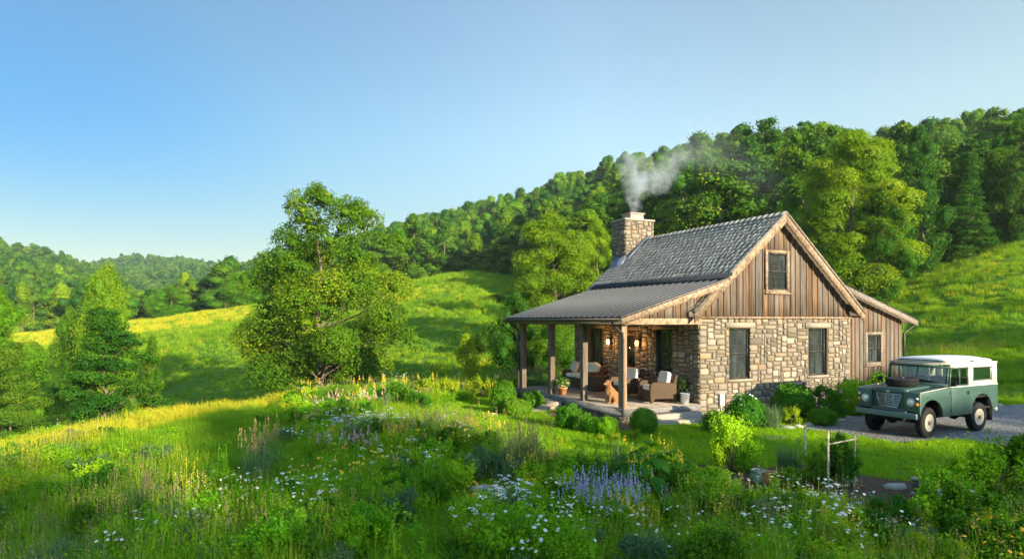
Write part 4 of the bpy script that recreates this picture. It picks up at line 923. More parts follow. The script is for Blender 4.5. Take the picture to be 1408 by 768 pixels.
# ------------------------------------------------------------------ porch furniture
def wicker():
    m = N('wicker'); tc = m.n('ShaderNodeTexCoord').outputs['Object']
    w1 = m.n('ShaderNodeTexWave', {'Vector': tc, 'Scale': 14.0, 'Distortion': 1.0}, bands_direction='Z').outputs['Fac']; w2 = m.n('ShaderNodeTexWave', {'Vector': tc, 'Scale': 12.0}, bands_direction='DIAGONAL').outputs['Fac']
    h = m.math('MULTIPLY', w1, w2); return m.out(m.ramp(h, [(.1, (.04,.025,.015)), (.7, (.17,.105,.06))]), .75, m.bump(h, .8, .01))
M['wicker'] = wicker(); M['cushion'] = plain('cushion_linen', (.62, .57, .50), .9, bump=.1, var=.06); M['pillow'] = plain('pillow_cloth', (.55, .48, .40), .9, bump=.1, var=.2)
DZ = .36
def soft(mb, c, s, rot=None, p=.45):
    """pillow shape: rounded box about c"""
    n = 10; vs = []; fs = []
    for k in range(6):
        for i in range(n+1):
            for j in range(n+1):
                a, b = -1+2*i/n, -1+2*j/n; q = [(a, b, 1), (b, a, -1), (1, a, b), (-1, b, a), (b, 1, a), (a, -1, b)][k]
                L = (abs(q[0])**5+abs(q[1])**5+abs(q[2])**5)**.2; v = Vector((q[0]/L*s[0]/2, q[1]/L*s[1]/2, q[2]/L*s[2]/2))
                if rot is not None: v = rot @ v
                vs.append(v+Vector(c))
        o = k*(n+1)**2; fs += [(o+i*(n+1)+j, o+(i+1)*(n+1)+j, o+(i+1)*(n+1)+j+1, o+i*(n+1)+j+1) for i in range(n) for j in range(n)]
    mb.add(vs, fs, 0, .5)
def wicker_seat(name, label, cat, loc, rz, w_, d=.78, group=None, nseat=1, backh=.80):
    """faces local -x"""
    t = thing(name, label, cat, loc, rz, group); hw_ = w_/2
    mb = MB(); mb.prism([(-d/2, .10), (-d/2, .36), (d/2, .36), (d/2, .08), (d/2-.06, .08), (0, .15), (-d/2+.06, .08)], lambda a, b, c: (a, c, b), -hw_+.08, hw_-.08); mb.build('seat_base', M['wicker'], t, bevel=.02)
    for s in (-1, 1):
        mb = MB(); y = s*(hw_-.04); P = [(-d/2-.03, .02), (-d/2-.05, .35), (-d/2-.03, .55), (-d/2+.06, .62), (d/4, .60), (d/2, .56), (d/2, .02), (d/2-.07, .02), (d/2-.1, .14), (-d/2+.1, .14), (-d/2+.05, .02)]
        mb.prism(P, lambda a, b, c: (a, c, b), y-.055, y+.055); mb.build('arm', M['wicker'], t, bevel=.025)
    mb = MB(); mb.hexa([(d/2-.14,-hw_+.06,.3),(d/2-.02,-hw_+.06,.3),(d/2-.02,hw_-.06,.3),(d/2-.14,hw_-.06,.3),(d/2+.0,-hw_+.06,backh),(d/2+.08,-hw_+.06,backh),(d/2+.08,hw_-.06,backh),(d/2+.0,hw_-.06,backh)]); mb.build('backrest', M['wicker'], t, bevel=.03)
    cw = (w_-.22)/nseat
    for i in range(nseat):
        y = -(w_-.22)/2+cw*(i+.5)
        mb = MB(); soft(mb, (-.06, y, .43), (d-.12, cw-.01, .15)); mb.build('seat_cushion', M['cushion'], t, smooth=True)
        mb = MB(); soft(mb, (d/2-.18, y, .69), (.15, cw-.02, .42), Matrix.Rotation(R(12), 3, 'Y')); mb.build('back_cushion', M['cushion'], t, smooth=True)
    return t
wicker_seat('wicker_sofa', 'brown wicker loveseat with pale cushions at the far end of the porch', 'sofa', hw(-.62, 5.35, DZ), HANG, 1.55, nseat=2)
for k, (u, v, rx, lb) in enumerate(((-.62, 5.95, 10, 'square taupe pillow at the far end of the wicker loveseat'), (-.45, 5.5, -8, 'cream pillow leaning in the middle of the wicker loveseat'), (-.42, 4.85, 14, 'large pale pillow at the near end of the wicker loveseat'))):
    mb = MB(); soft(mb, (0, 0, .2), (.14, .42, .40), Matrix.Rotation(R(16), 3, 'Y') @ Matrix.Rotation(R(rx), 3, 'X')); o = mb.build('throw_pillow', M['pillow'] if k == 0 else M['cushion'], loc=hw(u, v, DZ+.50), smooth=True); o.rotation_euler = (0, 0, HANG); tag(o, lb, 'pillow', 'pillows on the loveseat')
wicker_seat('wicker_armchair', 'wicker armchair near the cottage door, half hidden by the corner post', 'armchair', hw(-.85, 2.35, DZ), HANG+R(8), .78, group='wicker armchairs', backh=.88)
wicker_seat('wicker_armchair', 'wicker armchair nearest the gable corner beside the metal bucket', 'armchair', hw(-.80, .88, DZ), HANG-R(12), .84, group='wicker armchairs')
def small_table(loc, lb, s=.42, h=.42, mat='wicker'):
    t = thing('side_table', lb, 'table', loc, HANG)
    mb = MB(); mb.lathe([(s/2, h-.03), (s/2, h)], n=20); mb.build('table_top', M[mat], t)
    for k in range(4):
        a = .785+k*1.571; mb = MB(); mb.tube([(s*.42*math.cos(a), s*.42*math.sin(a), 0), (s*.36*math.cos(a), s*.36*math.sin(a), h-.03)], .016, 6); mb.build('leg', M['wicker'], t)
small_table(hw(-.75, 1.63, DZ), 'small round side table between the two wicker armchairs')
mb = MB(); mb.lathe([(.045, 0), (.05, .09), (.044, .088), (.04, .01)], n=14); tag(mb.build('cup', M['white_petal'], loc=hw(-.8, 1.60, DZ+.421), smooth=True), 'white cup on the round side table between the armchairs', 'cup')
mb = MB(); mb.box(-.24, .24, -.24, .24, .0, .46); o = mb.build('body', M['wicker'], bevel=.02); t = thing('storage_box', 'dark woven storage box beside the near end of the loveseat', 'box', hw(-.72, 4.22, DZ), HANG); o.parent = t
mb = MB(); mb.box(-.255, .255, -.255, .255, .462, .49); mb.build('lid', M['wicker'], t, bevel=.01)
# bucket with plant
M['zinc'] = plain('galvanised_zinc', (.42, .46, .50), .38, metal=.7, var=.2)
t = thing('metal_bucket', 'galvanised bucket with a handle beside the armchair at the porch end', 'bucket', hw(-.40, .16, DZ))
mb = MB(); mb.lathe([(.105, 0), (.108, .01), (.145, .30), (.152, .305), (.152, .315), (.138, .31), (.10, .02)], n=24); mb.build('body', M['zinc'], t, smooth=True)
mb = MB(); mb.tube([(-.15, 0, .30), (-.13, -.05, .22), (0, -.15, .17), (.13, -.05, .22), (.15, 0, .30)], .006, 5); mb.build('handle', M['iron'], t)
M['house_leaf'] = leafmat('dark_pot_leaf', (.03, .06, .02), (.06, .10, .03))
t = thing('potted_plant', 'dark bushy plant in a pot between the near armchair and the corner of the porch', 'plant', hw(-.20, .52, DZ)); mb = MB(); mb.lathe([(.12, 0), (.17, .26), (.155, .25), (.13, .05)], n=16); mb.build('pot', M['gutter'], t, smooth=True)
r_ = np.random.default_rng(5); P, Nn = shell((0, 0, .48), .26, 500, 1.0, r_, .5); mb = MB(); mb.quads(leaves(P, Nn, .07, .6, r_)); mb.build('foliage', M['house_leaf'], t)
t = thing('potted_plant', 'potted plant with small leaves on the deck beside the second porch post', 'plant', hw(-2.38, 3.72, DZ)); mb = MB(); mb.lathe([(.10, 0), (.15, .20), (.16, .2), (.16, .24), (.135, .24), (.12, .04)], n=18); mb.build('pot', M['terracotta'], t, smooth=True)
P, Nn = shell((0, 0, .38), .24, 700, .75, r_, .5); mb = MB(); mb.quads(leaves(P, Nn, .055, .6, r_)); k = 26; P, Nn = shell((0, 0, .38), .25, k, .75, r_, .1); mb.build('foliage', M['box'], t); mb = MB(); mb.quads(leaves(P, Nn, .05, .9, r_)); mb.build('flowers', M['pink_petal'], t)
# rope of the porch swing at the far end
t = thing('hanging_rope', 'thin pale rope slanting down from the far end of the porch roof', 'rope', hw(-1.6, 6.38, 2.62)); 
e0 = hw(-1.6, 6.38, 2.62); e1 = hw(-1.05, 6.3, 1.1); mb = MB(); mb.tube([(0,0,0), tuple((e1-e0)*.5+Vector((0,0,-.05))), tuple(e1-e0)], .012, 6); mb.build('strand', M['stake'], t); mb = MB(); mb.ball(tuple(e1-e0), .03, 8); mb.build('knot', M['stake'], t)

# ------------------------------------------------------------------ the dog: one continuous skin
def golden_fur():
    m = N('golden_fur'); tc = m.n('ShaderNodeTexCoord').outputs['Object']; x = m.n('ShaderNodeSeparateXYZ', {0: tc})
    nz = m.noise(10, tc, 4, .7, sc=(1, 1, .35)); n2 = m.noise(60, tc, 3, .8, sc=(1, 1, .25))
    col = m.ramp(nz, [(.3, (.15, .065, .02)), (.6, (.27, .13, .04)), (.85, (.42, .23, .09))])
    ch = m.ramp(m.math('ADD', m.math('MULTIPLY', x.outputs['X'], 1.6), m.math('MULTIPLY', nz, .5)), [(.52, (0,0,0)), (.8, (.75,.75,.75))])
    col = m.mix(ch, col, (.50, .29, .12)); col = m.mix(m.math('MULTIPLY', n2, .35), col, (.18, .07, .02))
    return m.out(col, .8, m.bump(n2, .9, .02), spec=.2, Sheen_Weight=.25)
M['fur'] = golden_fur()
dog = thing('dog', 'golden retriever sitting upright at the edge of the porch deck', 'dog', hw(-2.18, 1.22, DZ), HANG+R(180+8))
# local: +x is where it looks
def capsule(mb, a, b, ra, rb, n=14):
    a, b = Vector(a), Vector(b); k = 6; pts = [a.lerp(b, i/(k-1)) for i in range(k)]; rd_ = [ra+(rb-ra)*i/(k-1) for i in range(k)]
    mb.tube(pts, rd_, n); mb.ball(tuple(a), ra, n); mb.ball(tuple(b), rb, n)
mb = MB()
capsule(mb, (-.13, 0, .17), (.06, 0, .37), .150, .128)      # trunk, rump to chest
mb.ball((.085, 0, .335), (.125, .115, .16), 16)             # deep chest
capsule(mb, (.08, 0, .42), (.115, 0, .545), .095, .078)     # neck
mb.ball((.135, 0, .60), (.088, .078, .075), 16)             # skull
capsule(mb, (.185, 0, .585), (.262, 0, .568), .045, .031)   # muzzle
mb.ball((.17, 0, .553), (.06, .05, .04), 12)                # jaw
for s in (-1, 1):
    capsule(mb, (.10, s*.075, .32), (.125, s*.075, .17), .058, .036); capsule(mb, (.125, s*.075, .17), (.135, s*.078, .035), .036, .028)   # front legs
    mb.ball((.165, s*.080, .026), (.052, .034, .027), 12)                                                              # front paws
    mb.ball((-.10, s*.105, .135), (.135, .075, .125), 14)    # thigh folded
    capsule(mb, (-.02, s*.135, .10), (-.10, s*.13, .035), .045, .030)   # shank to hock
    capsule(mb, (-.10, s*.135, .032), (.035, s*.145, .026), .030, .028) # foot on the deck
    mb.ball((.055, s*.145, .024), (.045, .033, .024), 10)
    mb.hexa([(.09, s*.062, .635), (.15, s*.062, .64), (.15, s*.088, .63), (.09, s*.088, .63), (.095, s*.085, .525), (.14, s*.085, .515), (.14, s*.102, .515), (.095, s*.102, .525)])  # hanging ear
tail = [(-.25, 0, .10), (-.33, .06, .045), (-.38, .16, .035), (-.37, .27, .03)]
mb.tube(tail, [.05, .045, .038, .018], 10)
bd = mb.build('body', M['fur'], dog, smooth=True); rm = bd.modifiers.new('remesh', 'REMESH'); rm.mode = 'VOXEL'; rm.voxel_size = .011; rm.use_smooth_shade = True
sm_ = bd.modifiers.new('smooth', 'SMOOTH'); sm_.factor = .6; sm_.iterations = 4
tx = bpy.data.textures.new('fur_lumps', 'CLOUDS'); tx.noise_scale = .035; dm = bd.modifiers.new('fur', 'DISPLACE'); dm.texture = tx; dm.strength = .016; dm.mid_level = .4
M['dog_nose'] = plain('dog_nose', (.015, .012, .012), .3)
mb = MB(); mb.ball((.292, 0, .580), (.016, .019, .014), 10); mb.build('nose', M['dog_nose'], dog, smooth=True)
for s in (-1, 1): mb = MB(); mb.ball((.208, s*.036, .615), .0125, 8); mb.build('eye', M['dog_nose'], dog, smooth=True)
mb = MB(); mb.hexa([(.22,-.022,.546),(.285,-.014,.549),(.285,.014,.549),(.22,.022,.546),(.22,-.022,.551),(.288,-.015,.554),(.288,.015,.554),(.22,.022,.551)]); mb.build('mouth', M['dog_nose'], dog)

# ------------------------------------------------------------------ the old four wheel drive truck
def paint(name, col, rough=.35, dirt=.4):
    m = N(name); nz = m.noise(2.2, None, 5, .6); n2 = m.noise(16, None, 4, .7)
    col_ = m.mix(m.math('MULTIPLY', m.ramp(nz, [(.4, (0,0,0)), (.75, (1,1,1))]), dirt), col, tuple(c*.6+.05 for c in col))
    col_ = m.mix(m.math('MULTIPLY', m.ramp(n2, [(.58, (0,0,0)), (.72, (1,1,1))]), dirt*.6), col_, (.13, .115, .09))
    return m.out(col_, m.math('ADD', m.math('MULTIPLY', nz, .3), rough-.1) if False else rough, m.bump(n2, .05, .01), spec=.5)
M['green'] = paint('green_paint', (.033, .075, .062), .36); M['cream'] = paint('cream_paint', (.66, .60, .50), .4, .2); M['white_roof'] = paint('white_roof_paint', (.74, .73, .71), .4, .15)
M['tyre'] = plain('tyre_rubber', (.012, .012, .012), .85, bump=.3, bscale=60); M['rim'] = plain('cream_rim', (.38, .34, .27), .5, bump=.1, var=.2); M['black'] = plain('underbody', (.012, .012, .012), .8)
M['galv'] = plain('galvanised_trim', (.44, .48, .48), .4, metal=.5); M['bumper'] = plain('bumper_paint', (.11, .16, .18), .4, metal=.4); M['chrome'] = plain('chrome', (.75, .76, .78), .15, metal=1.0, var=.03)
def carglass():
    m = N('vehicle_pane'); tr = m.n('ShaderNodeBsdfTransparent', {'Color': (.62, .72, .72, 1)}); gl = m.n('ShaderNodeBsdfGlossy', {'Roughness': .03, 'Color': (.9, .95, 1, 1)}); fr = m.n('ShaderNodeFresnel', {'IOR': 1.9}).outputs[0]
    m.fin(m.n('ShaderNodeMixShader', {0: fr, 1: tr.outputs[0], 2: gl.outputs[0]}).outputs[0]); return m.m
M['cglass'] = carglass(); M['amber'] = plain('amber_lens', (.70, .22, .03), .2); M['lens'] = plain('lamp_lens', (.70, .72, .72), .12, metal=.3); M['red'] = plain('red_lens', (.45, .03, .02), .25)
M['seat'] = plain('vinyl_seat', (.03, .03, .032), .6)
car = thing('off_road_truck', 'old dark green off road truck with cream top and spare wheel on its bonnet', 'car', (10.32, 16.34, .012), math.atan2(-.46, -.887)); car.scale = (.935, .935, .935)
XF, XR, FX, RX = 1.62, -1.86, 1.12, -1.115; WL = 1.22
def arch(cx, r, z0, k=9): return [(cx+r*math.cos(a), z0+r*math.sin(a)*.92) for a in [math.pi*i/(k-1) for i in range(k)]]
def side(s, a, b, c0, c1): return None
mb = MB()
for s in (-1, 1):
    fa = arch(FX, .475, .52); ra = arch(RX, .475, .56); top = [(XR, WL), (.50, WL), (.52, WL-.02), (XF, 1.14)]
    P = [(XF, .70), (XF-.03, .62)]+[p for p in fa]+[(.60, .47), (-.56, .47)]+ra+[(XR, .60)]+top
    P = [(XF, .66)]+[(FX+.475, .56)]+fa[1:-1]+[(FX-.475, .50), (RX+.475, .50)]+ra[1:-1]+[(RX-.475, .60), (XR, .60)]+top
    y0, y1 = sorted((s*.79, s*.82)); mb.prism(P, lambda a, b, c: (a, c, b), y0, y1)
    # wing top, wing front, inner wing
    yi, yo = sorted((s*.44, s*.815)); mb.hexa([(.45,yi,1.18),(XF,yi,1.10),(XF,yo,1.10),(.45,yo,1.18),(.45,yi,WL-.005),(XF,yi,1.14),(XF,yo,1.14),(.45,yo,WL-.005)])
    mb.box(XF-.03, XF+.003, yi, yo, .66, 1.135); yy = sorted((s*.44, s*.46)); mb.box(1.45, XF, *yy, .66, 1.12)
    yw = sorted((s*.50, s*.79))
mb.box(-1.80, .45, -.79, .79, WL-.03, WL-.006) if False else None
mb.box(XR, XR+.03, -.80, .80, .60, WL-.005)                          # tailgate panel
mb.box(.28, .52, -.80, .80, 1.02, WL+.01)                            # scuttle
mb.box(1.50, 1.53, -.445, .445, .62, 1.14)                           # radiator panel
mb.box(1.52, XF-.005, -.44, .44, .62, .70); mb.box(1.50, XF-.02, -.44, .44, 1.10, 1.15)
body = mb.build('body', M['green'], car, bevel=.012)
mb = MB(); P = []                                                     # bonnet, gently crowned, with a lip over the grille
nx_, ny_ = 8, 8
vs = []; 
for i in range(nx_+1):
    for j in range(ny_+1):
        x = .47+(1.60-.47)*i/nx_; y = -.46+.92*j/ny_; z = 1.245-(x-.47)*.052+.025*(1-(y/.46)**2)-(.03 if i == nx_ else 0); vs.append((x, y, z))
fs = [(i*(ny_+1)+j, (i+1)*(ny_+1)+j, (i+1)*(ny_+1)+j+1, i*(ny_+1)+j+1) for i in range(nx_) for j in range(ny_)]; mb.add(vs, fs)
o = mb.build('bonnet', M['green'], car, smooth=True); sl = o.modifiers.new('s', 'SOLIDIFY'); sl.thickness = .05; sl.offset = -1
# underbody, wheel wells, floor
mb = MB(); mb.box(-1.80, 1.50, -.50, .50, .42, .62); mb.box(-1.82, .30, -.785, .785, .60, .64); mb.box(.62, 1.50, -.50, .50, .5, 1.10); mb.box(-1.82, -.60, -.5, .5, .60, .92); mb.box(-1.83, -.55, -.785, -.5, .90, .94); mb.box(-1.83, -.55, .5, .785, .90, .94)
mb.box(.28, .33, -.78, .78, .5, 1.1); mb.box(-1.9, 1.66, -.42, -.34, .40, .50); mb.box(-1.9, 1.66, .34, .42, .40, .50); mb.tube([(FX,-.62,.37),(FX,.62,.37)], .05, 8); mb.tube([(RX,-.62,.37),(RX,.62,.37)], .05, 8); mb.ball((RX,.1,.37), .14); mb.ball((FX,-.2,.37), .13)
for s in (-1, 1):
    for cx in (FX, RX):
        for dx in (-.49, .49): mb.box(cx+dx-.012, cx+dx+.012, *sorted((s*.5, s*.785)), .5, 1.08)
mb.build('chassis', M['black'], car)
mb = MB(); mb.box(XF+.06, XF+.13, -.80, .80, .50, .635); mb.box(XF-.1, XF+.06, -.42, -.34, .52, .61); mb.box(XF-.1, XF+.06, .34, .42, .52, .61); mb.build('front_bumper', M['bumper'], car, bevel=.008)
mb = MB(); mb.box(XR-.06, XR, -.78, -.55, .5, .6); mb.box(XR-.06, XR, .55, .78, .5, .6); mb.build('rear_bumper', M['galv'], car)
# grille
mb = MB()
for i in range(8):
    z = .735+i*.043; wd = .235+.012*i; mb.hexa([(1.545,-wd,z),(1.575,-wd,z-.012),(1.575,wd,z-.012),(1.545,wd,z),(1.545,-wd,z+.013),(1.575,-wd,z+.001),(1.575,wd,z+.001),(1.545,wd,z+.013)])
for wd0, wd1 in ((-.235, -.325), (.235, .325), (-.08, -.10), (.09, .11)): mb.tube([(1.57, wd0, .72), (1.57, wd1, 1.05)], .009, 6)
mb.tube([(1.57,-.325,1.06),(1.57,.325,1.06)], .009, 6); mb.tube([(1.57,-.235,.72),(1.57,.235,.72)], .009, 6); gr = mb.build('grille', M['galv'], car)
mb = MB(); mb.add([(1.536,-.24,.71),(1.536,.24,.71),(1.536,.33,1.07),(1.536,-.33,1.07)], [(0,1,2,3)]); mb.build('grille_backing', M['black'], gr)
mb = MB(); mb.lathe([(.0, 0), (.045, 0), (.045, .008), (.0, .012)], (1.603, .0, 1.12), 16, axis='x', sx=1.25, sy=.6); mb.build('badge', M['galv'], gr)
for s in (-1, 1):
    t0 = XF+.004
    mb = MB(); mb.lathe([(.105, -.005), (.105, .018), (.086, .024), (.082, .010)], (t0, s*.60, .90), 22, axis='x'); hl = mb.build('headlight', M['galv'], car, smooth=False)
    mb = MB(); mb.lathe([(.083, .012), (.070, .030), (.035, .042), (.005, .045)], (t0, s*.60, .90), 20, axis='x'); mb.build('lens', M['lens'], hl, smooth=True)
    mb = MB(); mb.lathe([(.038, 0), (.038, .03), (.025, .045), (.002, .048)], (t0, s*.755, .86), 14, axis='x'); mb.build('indicator', M['amber'], car, smooth=True)
    mb = MB(); mb.lathe([(.030, 0), (.030, .025), (.02, .035), (.002, .038)], (t0, s*.755, 1.0), 14, axis='x'); mb.build('side_lamp', M['lens'], car, smooth=True)
    mb = MB(); mb.lathe([(.035, 0), (.035, -.03), (.002, -.04)], (XR-.002, s*.72, .88), 12, axis='x'); mb.build('tail_light', M['red'], car)
# wheels
def wheel(cx, y, s, z=.375, name='wheel', flat=False):
    e = bpy.data.objects.new(name, None); COL.objects.link(e); e.parent = car; e.location = (cx, y, z)
    if flat: e.rotation_euler = (R(90), R(3), 0)
    else: e.rotation_euler = (0, 0, R(5) if cx > 0 else 0)
    mb = MB(); mb.lathe([(.21, -.075), (.235, -.088), (.33, -.094), (.362, -.080), (.372, -.055), (.374, 0), (.372, .055), (.362, .080), (.33, .094), (.235, .088), (.21, .075)], n=36, axis='y')
    for k in range(40):
        a = 6.283*k/40
        for q in (-1, 1):
            c = Vector((.372*math.cos(a+q*.03), q*.035, .372*math.sin(a+q*.03))); d = Vector((math.cos(a), 0, math.sin(a))); tt = Vector((-math.sin(a), 0, math.cos(a)))*.014; yv = Vector((0, .030, 0))
            mb.hexa([c-tt-yv, c+tt-yv, c+tt+yv, c-tt+yv, c-tt-yv+d*.010, c+tt-yv+d*.010, c+tt+yv+d*.010, c-tt+yv+d*.010])
    mb.build('tyre', M['tyre'], e, smooth=False)
    mb = MB(); mb.lathe([(.205, s*.078), (.218, s*.086), (.212, s*.07), (.198, s*.030), (.165, s*.005), (.140, s*.008), (.120, s*.045), (.075, s*.050), (.07, s*.04), (.02, s*.04)], n=30, axis='y')
    mb.lathe([(.055, s*.05), (.052, s*.11), (.03, s*.12), (.004, s*.12)], n=16, axis='y', m=1)
    for k in range(5): a = k*1.2566; mb.lathe([(.013, s*.05), (.013, s*.075), (.003, s*.078)], (.095*math.cos(a), 0, .095*math.sin(a)), 8, m=1, axis='y')
    mb.build('rim', [M['rim'], plain('hub_rust', (.16, .11, .07), .7)], e, smooth=False); return e
for cx in (FX, RX):
    for s in (-1, 1): wheel(cx, s*.665, s)
sp = wheel(1.02, .0, 1, 1.345, 'spare_wheel', True)
for c_ in sp.children:
    if c_.name.startswith('rim'): c_.data = c_.data.copy(); c_.data.materials[0] = M['seat']; c_.data.materials[1] = M['seat']
# doors (front edge, sill, rear edge), skin proud of the tub
for s in (-1, 1):
    y = sorted((s*.821, s*.829)); mb = MB(); P = [(.30, 1.195), (.30, .62), (.22, .50), (-.42, .50), (-.52, .62), (-.52, 1.195)]
    mb.prism(P, lambda a, b, c: (a, c, b), *y); dr = mb.build('door', M['green'], car, bevel=.004)
    mb = MB()
    for a0, a1, b0, b1 in ((.30, .312, .5, 1.2), (-.532, -.52, .5, 1.2)): mb.box(a0, a1, *sorted((s*.8205, s*.8225)), b0, b1)
    mb.build('seam', M['black'], dr)
    mb = MB(); yy = sorted((s*.829, s*.85)); mb.box(-.47, -.41, *yy, 1.02, 1.10); mb.box(-.46, -.36, *sorted((s*.842, s*.856)), 1.06, 1.075); mb.build('handle', M['black'], dr, bevel=.006)
    mb = MB()
    for z in (.66, 1.08): mb.box(.27, .36, *sorted((s*.828, s*.84)), z, z+.04)
    mb.build('hinge', M['green'], dr)
    # door top: sloping front pillar, frame, glass
    mb = MB(); yt = sorted((s*.765, s*.795)); f = lambda a, b, c: (a, c, b)
    for P in ([(.30,WL),(.345,WL),(.275,1.72),(.235,1.72)], [(-.52,WL),(-.475,WL),(-.475,1.72),(-.52,1.72)], [(-.475,WL),(.30,WL),(.295,WL+.05),(-.475,WL+.05)], [(-.475,1.685),(.242,1.685),(.238,1.72),(-.475,1.72)], [(-.14,WL+.05),(-.11,WL+.05),(-.11,1.685),(-.14,1.685)]): mb.prism(P, f, *yt)
    dt = mb.build('door_top', M['green'], car)
    mb = MB(); mb.add([(.30, s*.78, WL+.04), (-.48, s*.78, WL+.04), (-.48, s*.78, 1.69), (.25, s*.78, 1.69)], [(0,1,2,3)]); mb.build('window_glass', M['cglass'], dt)
    # trim strip along the waist
    mb = MB(); mb.box(XR, .50, *sorted((s*.785, s*.826)), WL, WL+.018); mb.hexa([(.5,s*.80,WL),(XF-.02,s*.80,1.142),(XF-.02,s*.823,1.142),(.5,s*.823,WL),(.5,s*.80,WL+.012),(XF-.02,s*.80,1.154),(XF-.02,s*.823,1.154),(.5,s*.823,WL+.012)]); mb.build('waist_trim', M['galv'] if False else M['cream'], car)
    # hard top side with its window hole, and the alpine light
    mb = MB(); ys = sorted((s*.765, s*.80)); x0, x1, z0, z1 = -1.60, -.74, 1.36, 1.68; fb = -.522; L = lambda a, b, c: (a, c-s*.05*max(0, (b-1.3))*.0, b)
    for P in ([(XR,WL+.02),(x0,WL+.02),(x0,1.80),(XR+.02,1.80)], [(x1,WL+.02),(fb,WL+.02),(fb,1.80),(x1,1.80)], [(x0,WL+.02),(x1,WL+.02),(x1,z0),(x0,z0)], [(x0,z1),(x1,z1),(x1,1.80),(x0,1.80)], [(fb,1.722),(.30,1.722),(.27,1.80),(fb,1.80)]): mb.prism(P, L, *ys)
    hs = mb.build('hardtop_side', M['cream'], car)
    mb = MB(); yy = sorted((s*.798, s*.806))
    for a in ((x0-.02, x1+.02, z0-.02, z0), (x0-.02, x1+.02, z1, z1+.02), (x0-.02, x0, z0, z1), (x1, x1+.02, z0, z1)): mb.box(a[0], a[1], *yy, a[2], a[3])
    mb.build('window_rubber', M['black'], hs)
    mb = MB(); mb.add([(x0, s*.785, z0), (x1, s*.785, z0), (x1, s*.785, z1), (x0, s*.785, z1)], [(0,1,2,3)]); mb.build('window_glass', M['cglass'], hs)
    # mud flap
    mb = MB(); mb.box(RX-.52, RX-.50, *sorted((s*.56, s*.80)), .26, .62); mb.build('mud_flap', M['black'], car)
    # mirror
    mb = MB(); mb.tube([(.42, s*.80, 1.20), (.46, s*.90, 1.26), (.45, s*.95, 1.34)], .009, 6); mb.box(.435, .46, *sorted((s*.89, s*1.02)), 1.27, 1.39); mb.build('mirror', M['black'], car, bevel=.008)
# rear of the hard top
mb = MB(); mb.box(XR, XR+.03, -.77, -.6, WL, 1.80); mb.box(XR, XR+.03, .6, .77, WL, 1.80); mb.box(XR, XR+.03, -.6, .6, 1.68, 1.80); mb.box(XR, XR+.03, -.6, .6, WL, 1.34); mb.build('rear_door', M['cream'], car)
mb = MB(); mb.add([(XR+.015,-.6,1.34),(XR+.015,.6,1.34),(XR+.015,.6,1.68),(XR+.015,-.6,1.68)], [(0,1,2,3)]); mb.build('rear_glass', M['cglass'], car)
# windscreen
mb = MB(); wx = lambda z: .415-(z-WL)*.17
def wsb(mb, y0, y1, z0, z1, t=.025): mb.hexa([(wx(z0)-t,y0,z0),(wx(z0)+t*.6,y0,z0),(wx(z0)+t*.6,y1,z0),(wx(z0)-t,y1,z0),(wx(z1)-t,y0,z1),(wx(z1)+t*.6,y0,z1),(wx(z1)+t*.6,y1,z1),(wx(z1)-t,y1,z1)])
wsb(mb, -.78, .78, WL, WL+.09); wsb(mb, -.78, .78, 1.70, 1.76); wsb(mb, -.78, -.735, WL+.09, 1.70); wsb(mb, .735, .78, WL+.09, 1.70); wsb(mb, -.015, .015, WL+.09, 1.70)
ws = mb.build('windscreen_frame', M['green'], car)
mb = MB(); mb.add([(wx(WL+.08),-.74,WL+.08),(wx(WL+.08),.74,WL+.08),(wx(1.71),.74,1.71),(wx(1.71),-.74,1.71)], [(0,1,2,3)]); mb.build('windscreen_glass', M['cglass'], ws)
for y in (-.35, .40): mb = MB(); mb.tube([(wx(WL+.09)+.03, y, WL+.07), (wx(WL+.2)+.035, y-.30, WL+.17)], .006, 5); mb.tube([(wx(WL+.12)+.03, y-.1, WL+.10), (wx(WL+.2)+.03, y-.5, WL+.13)], .008, 5); mb.build('wiper', M['black'], ws)
mb = MB(); mb.box(.42, .46, -.62, -.12, WL+.0, WL+.035); mb.box(.42, .46, .12, .62, WL+.0, WL+.035); mb.build('vent_flap', M['green'], ws)
# roof: gutter, lower skin and the raised second skin with the gap's shade as a black block
def roofskin(mb, x0, x1, hy, z0, crown, m=0):
    n = 12; vs = []
    for i in range(n+1):
        for j in range(n+1):
            a = i/n; b = -1+2*j/n; x = x0+(x1-x0)*a; e = min(1, min(a, 1-a)*9)**.5
            vs.append((x, b*hy, z0+crown*(1-abs(b)**3.2)*(.25+.75*e)))
    mb.add(vs, [(i*(n+1)+j, (i+1)*(n+1)+j, (i+1)*(n+1)+j+1, i*(n+1)+j+1) for i in range(n) for j in range(n)], m)
mb = MB(); mb.box(XR-.02, .36, -.805, .805, 1.80, 1.825); roofskin(mb, XR, .34, .79, 1.826, .085); rf = mb.build('roof', M['cream'], car, smooth=False)
mb = MB(); roofskin(mb, XR+.16, .30, .70, 1.875, .075); o = mb.build('roof_top_skin', M['white_roof'], rf, smooth=True); sl = o.modifiers.new('s', 'SOLIDIFY'); sl.thickness = .018; sl.offset = 1
mb = MB(); mb.box(XR+.30, .20, -.60, .60, 1.84, 1.90)
mb.build('gap_shade', M['black'], rf)
for s in (-1, 1):
    mb = MB(); y = s*.798; mb.box(-1.62, -.62, *sorted((s*.792, s*.80)), 1.838, 1.885) if False else mb.hexa([(-1.62,s*.796,1.835),(-.80,s*.796,1.835),(-.80,s*.77,1.845),(-1.62,s*.77,1.845),(-1.62,s*.775,1.885),(-.80,s*.775,1.885),(-.80,s*.74,1.885),(-1.62,s*.74,1.885)]); mb.build('roof_light', M['white_roof'], rf)
mb = MB(); mb.box(.335, .352, -.62, .62, 1.765, 1.79); mb.build('sun_visor_strip', M['cream'], rf)
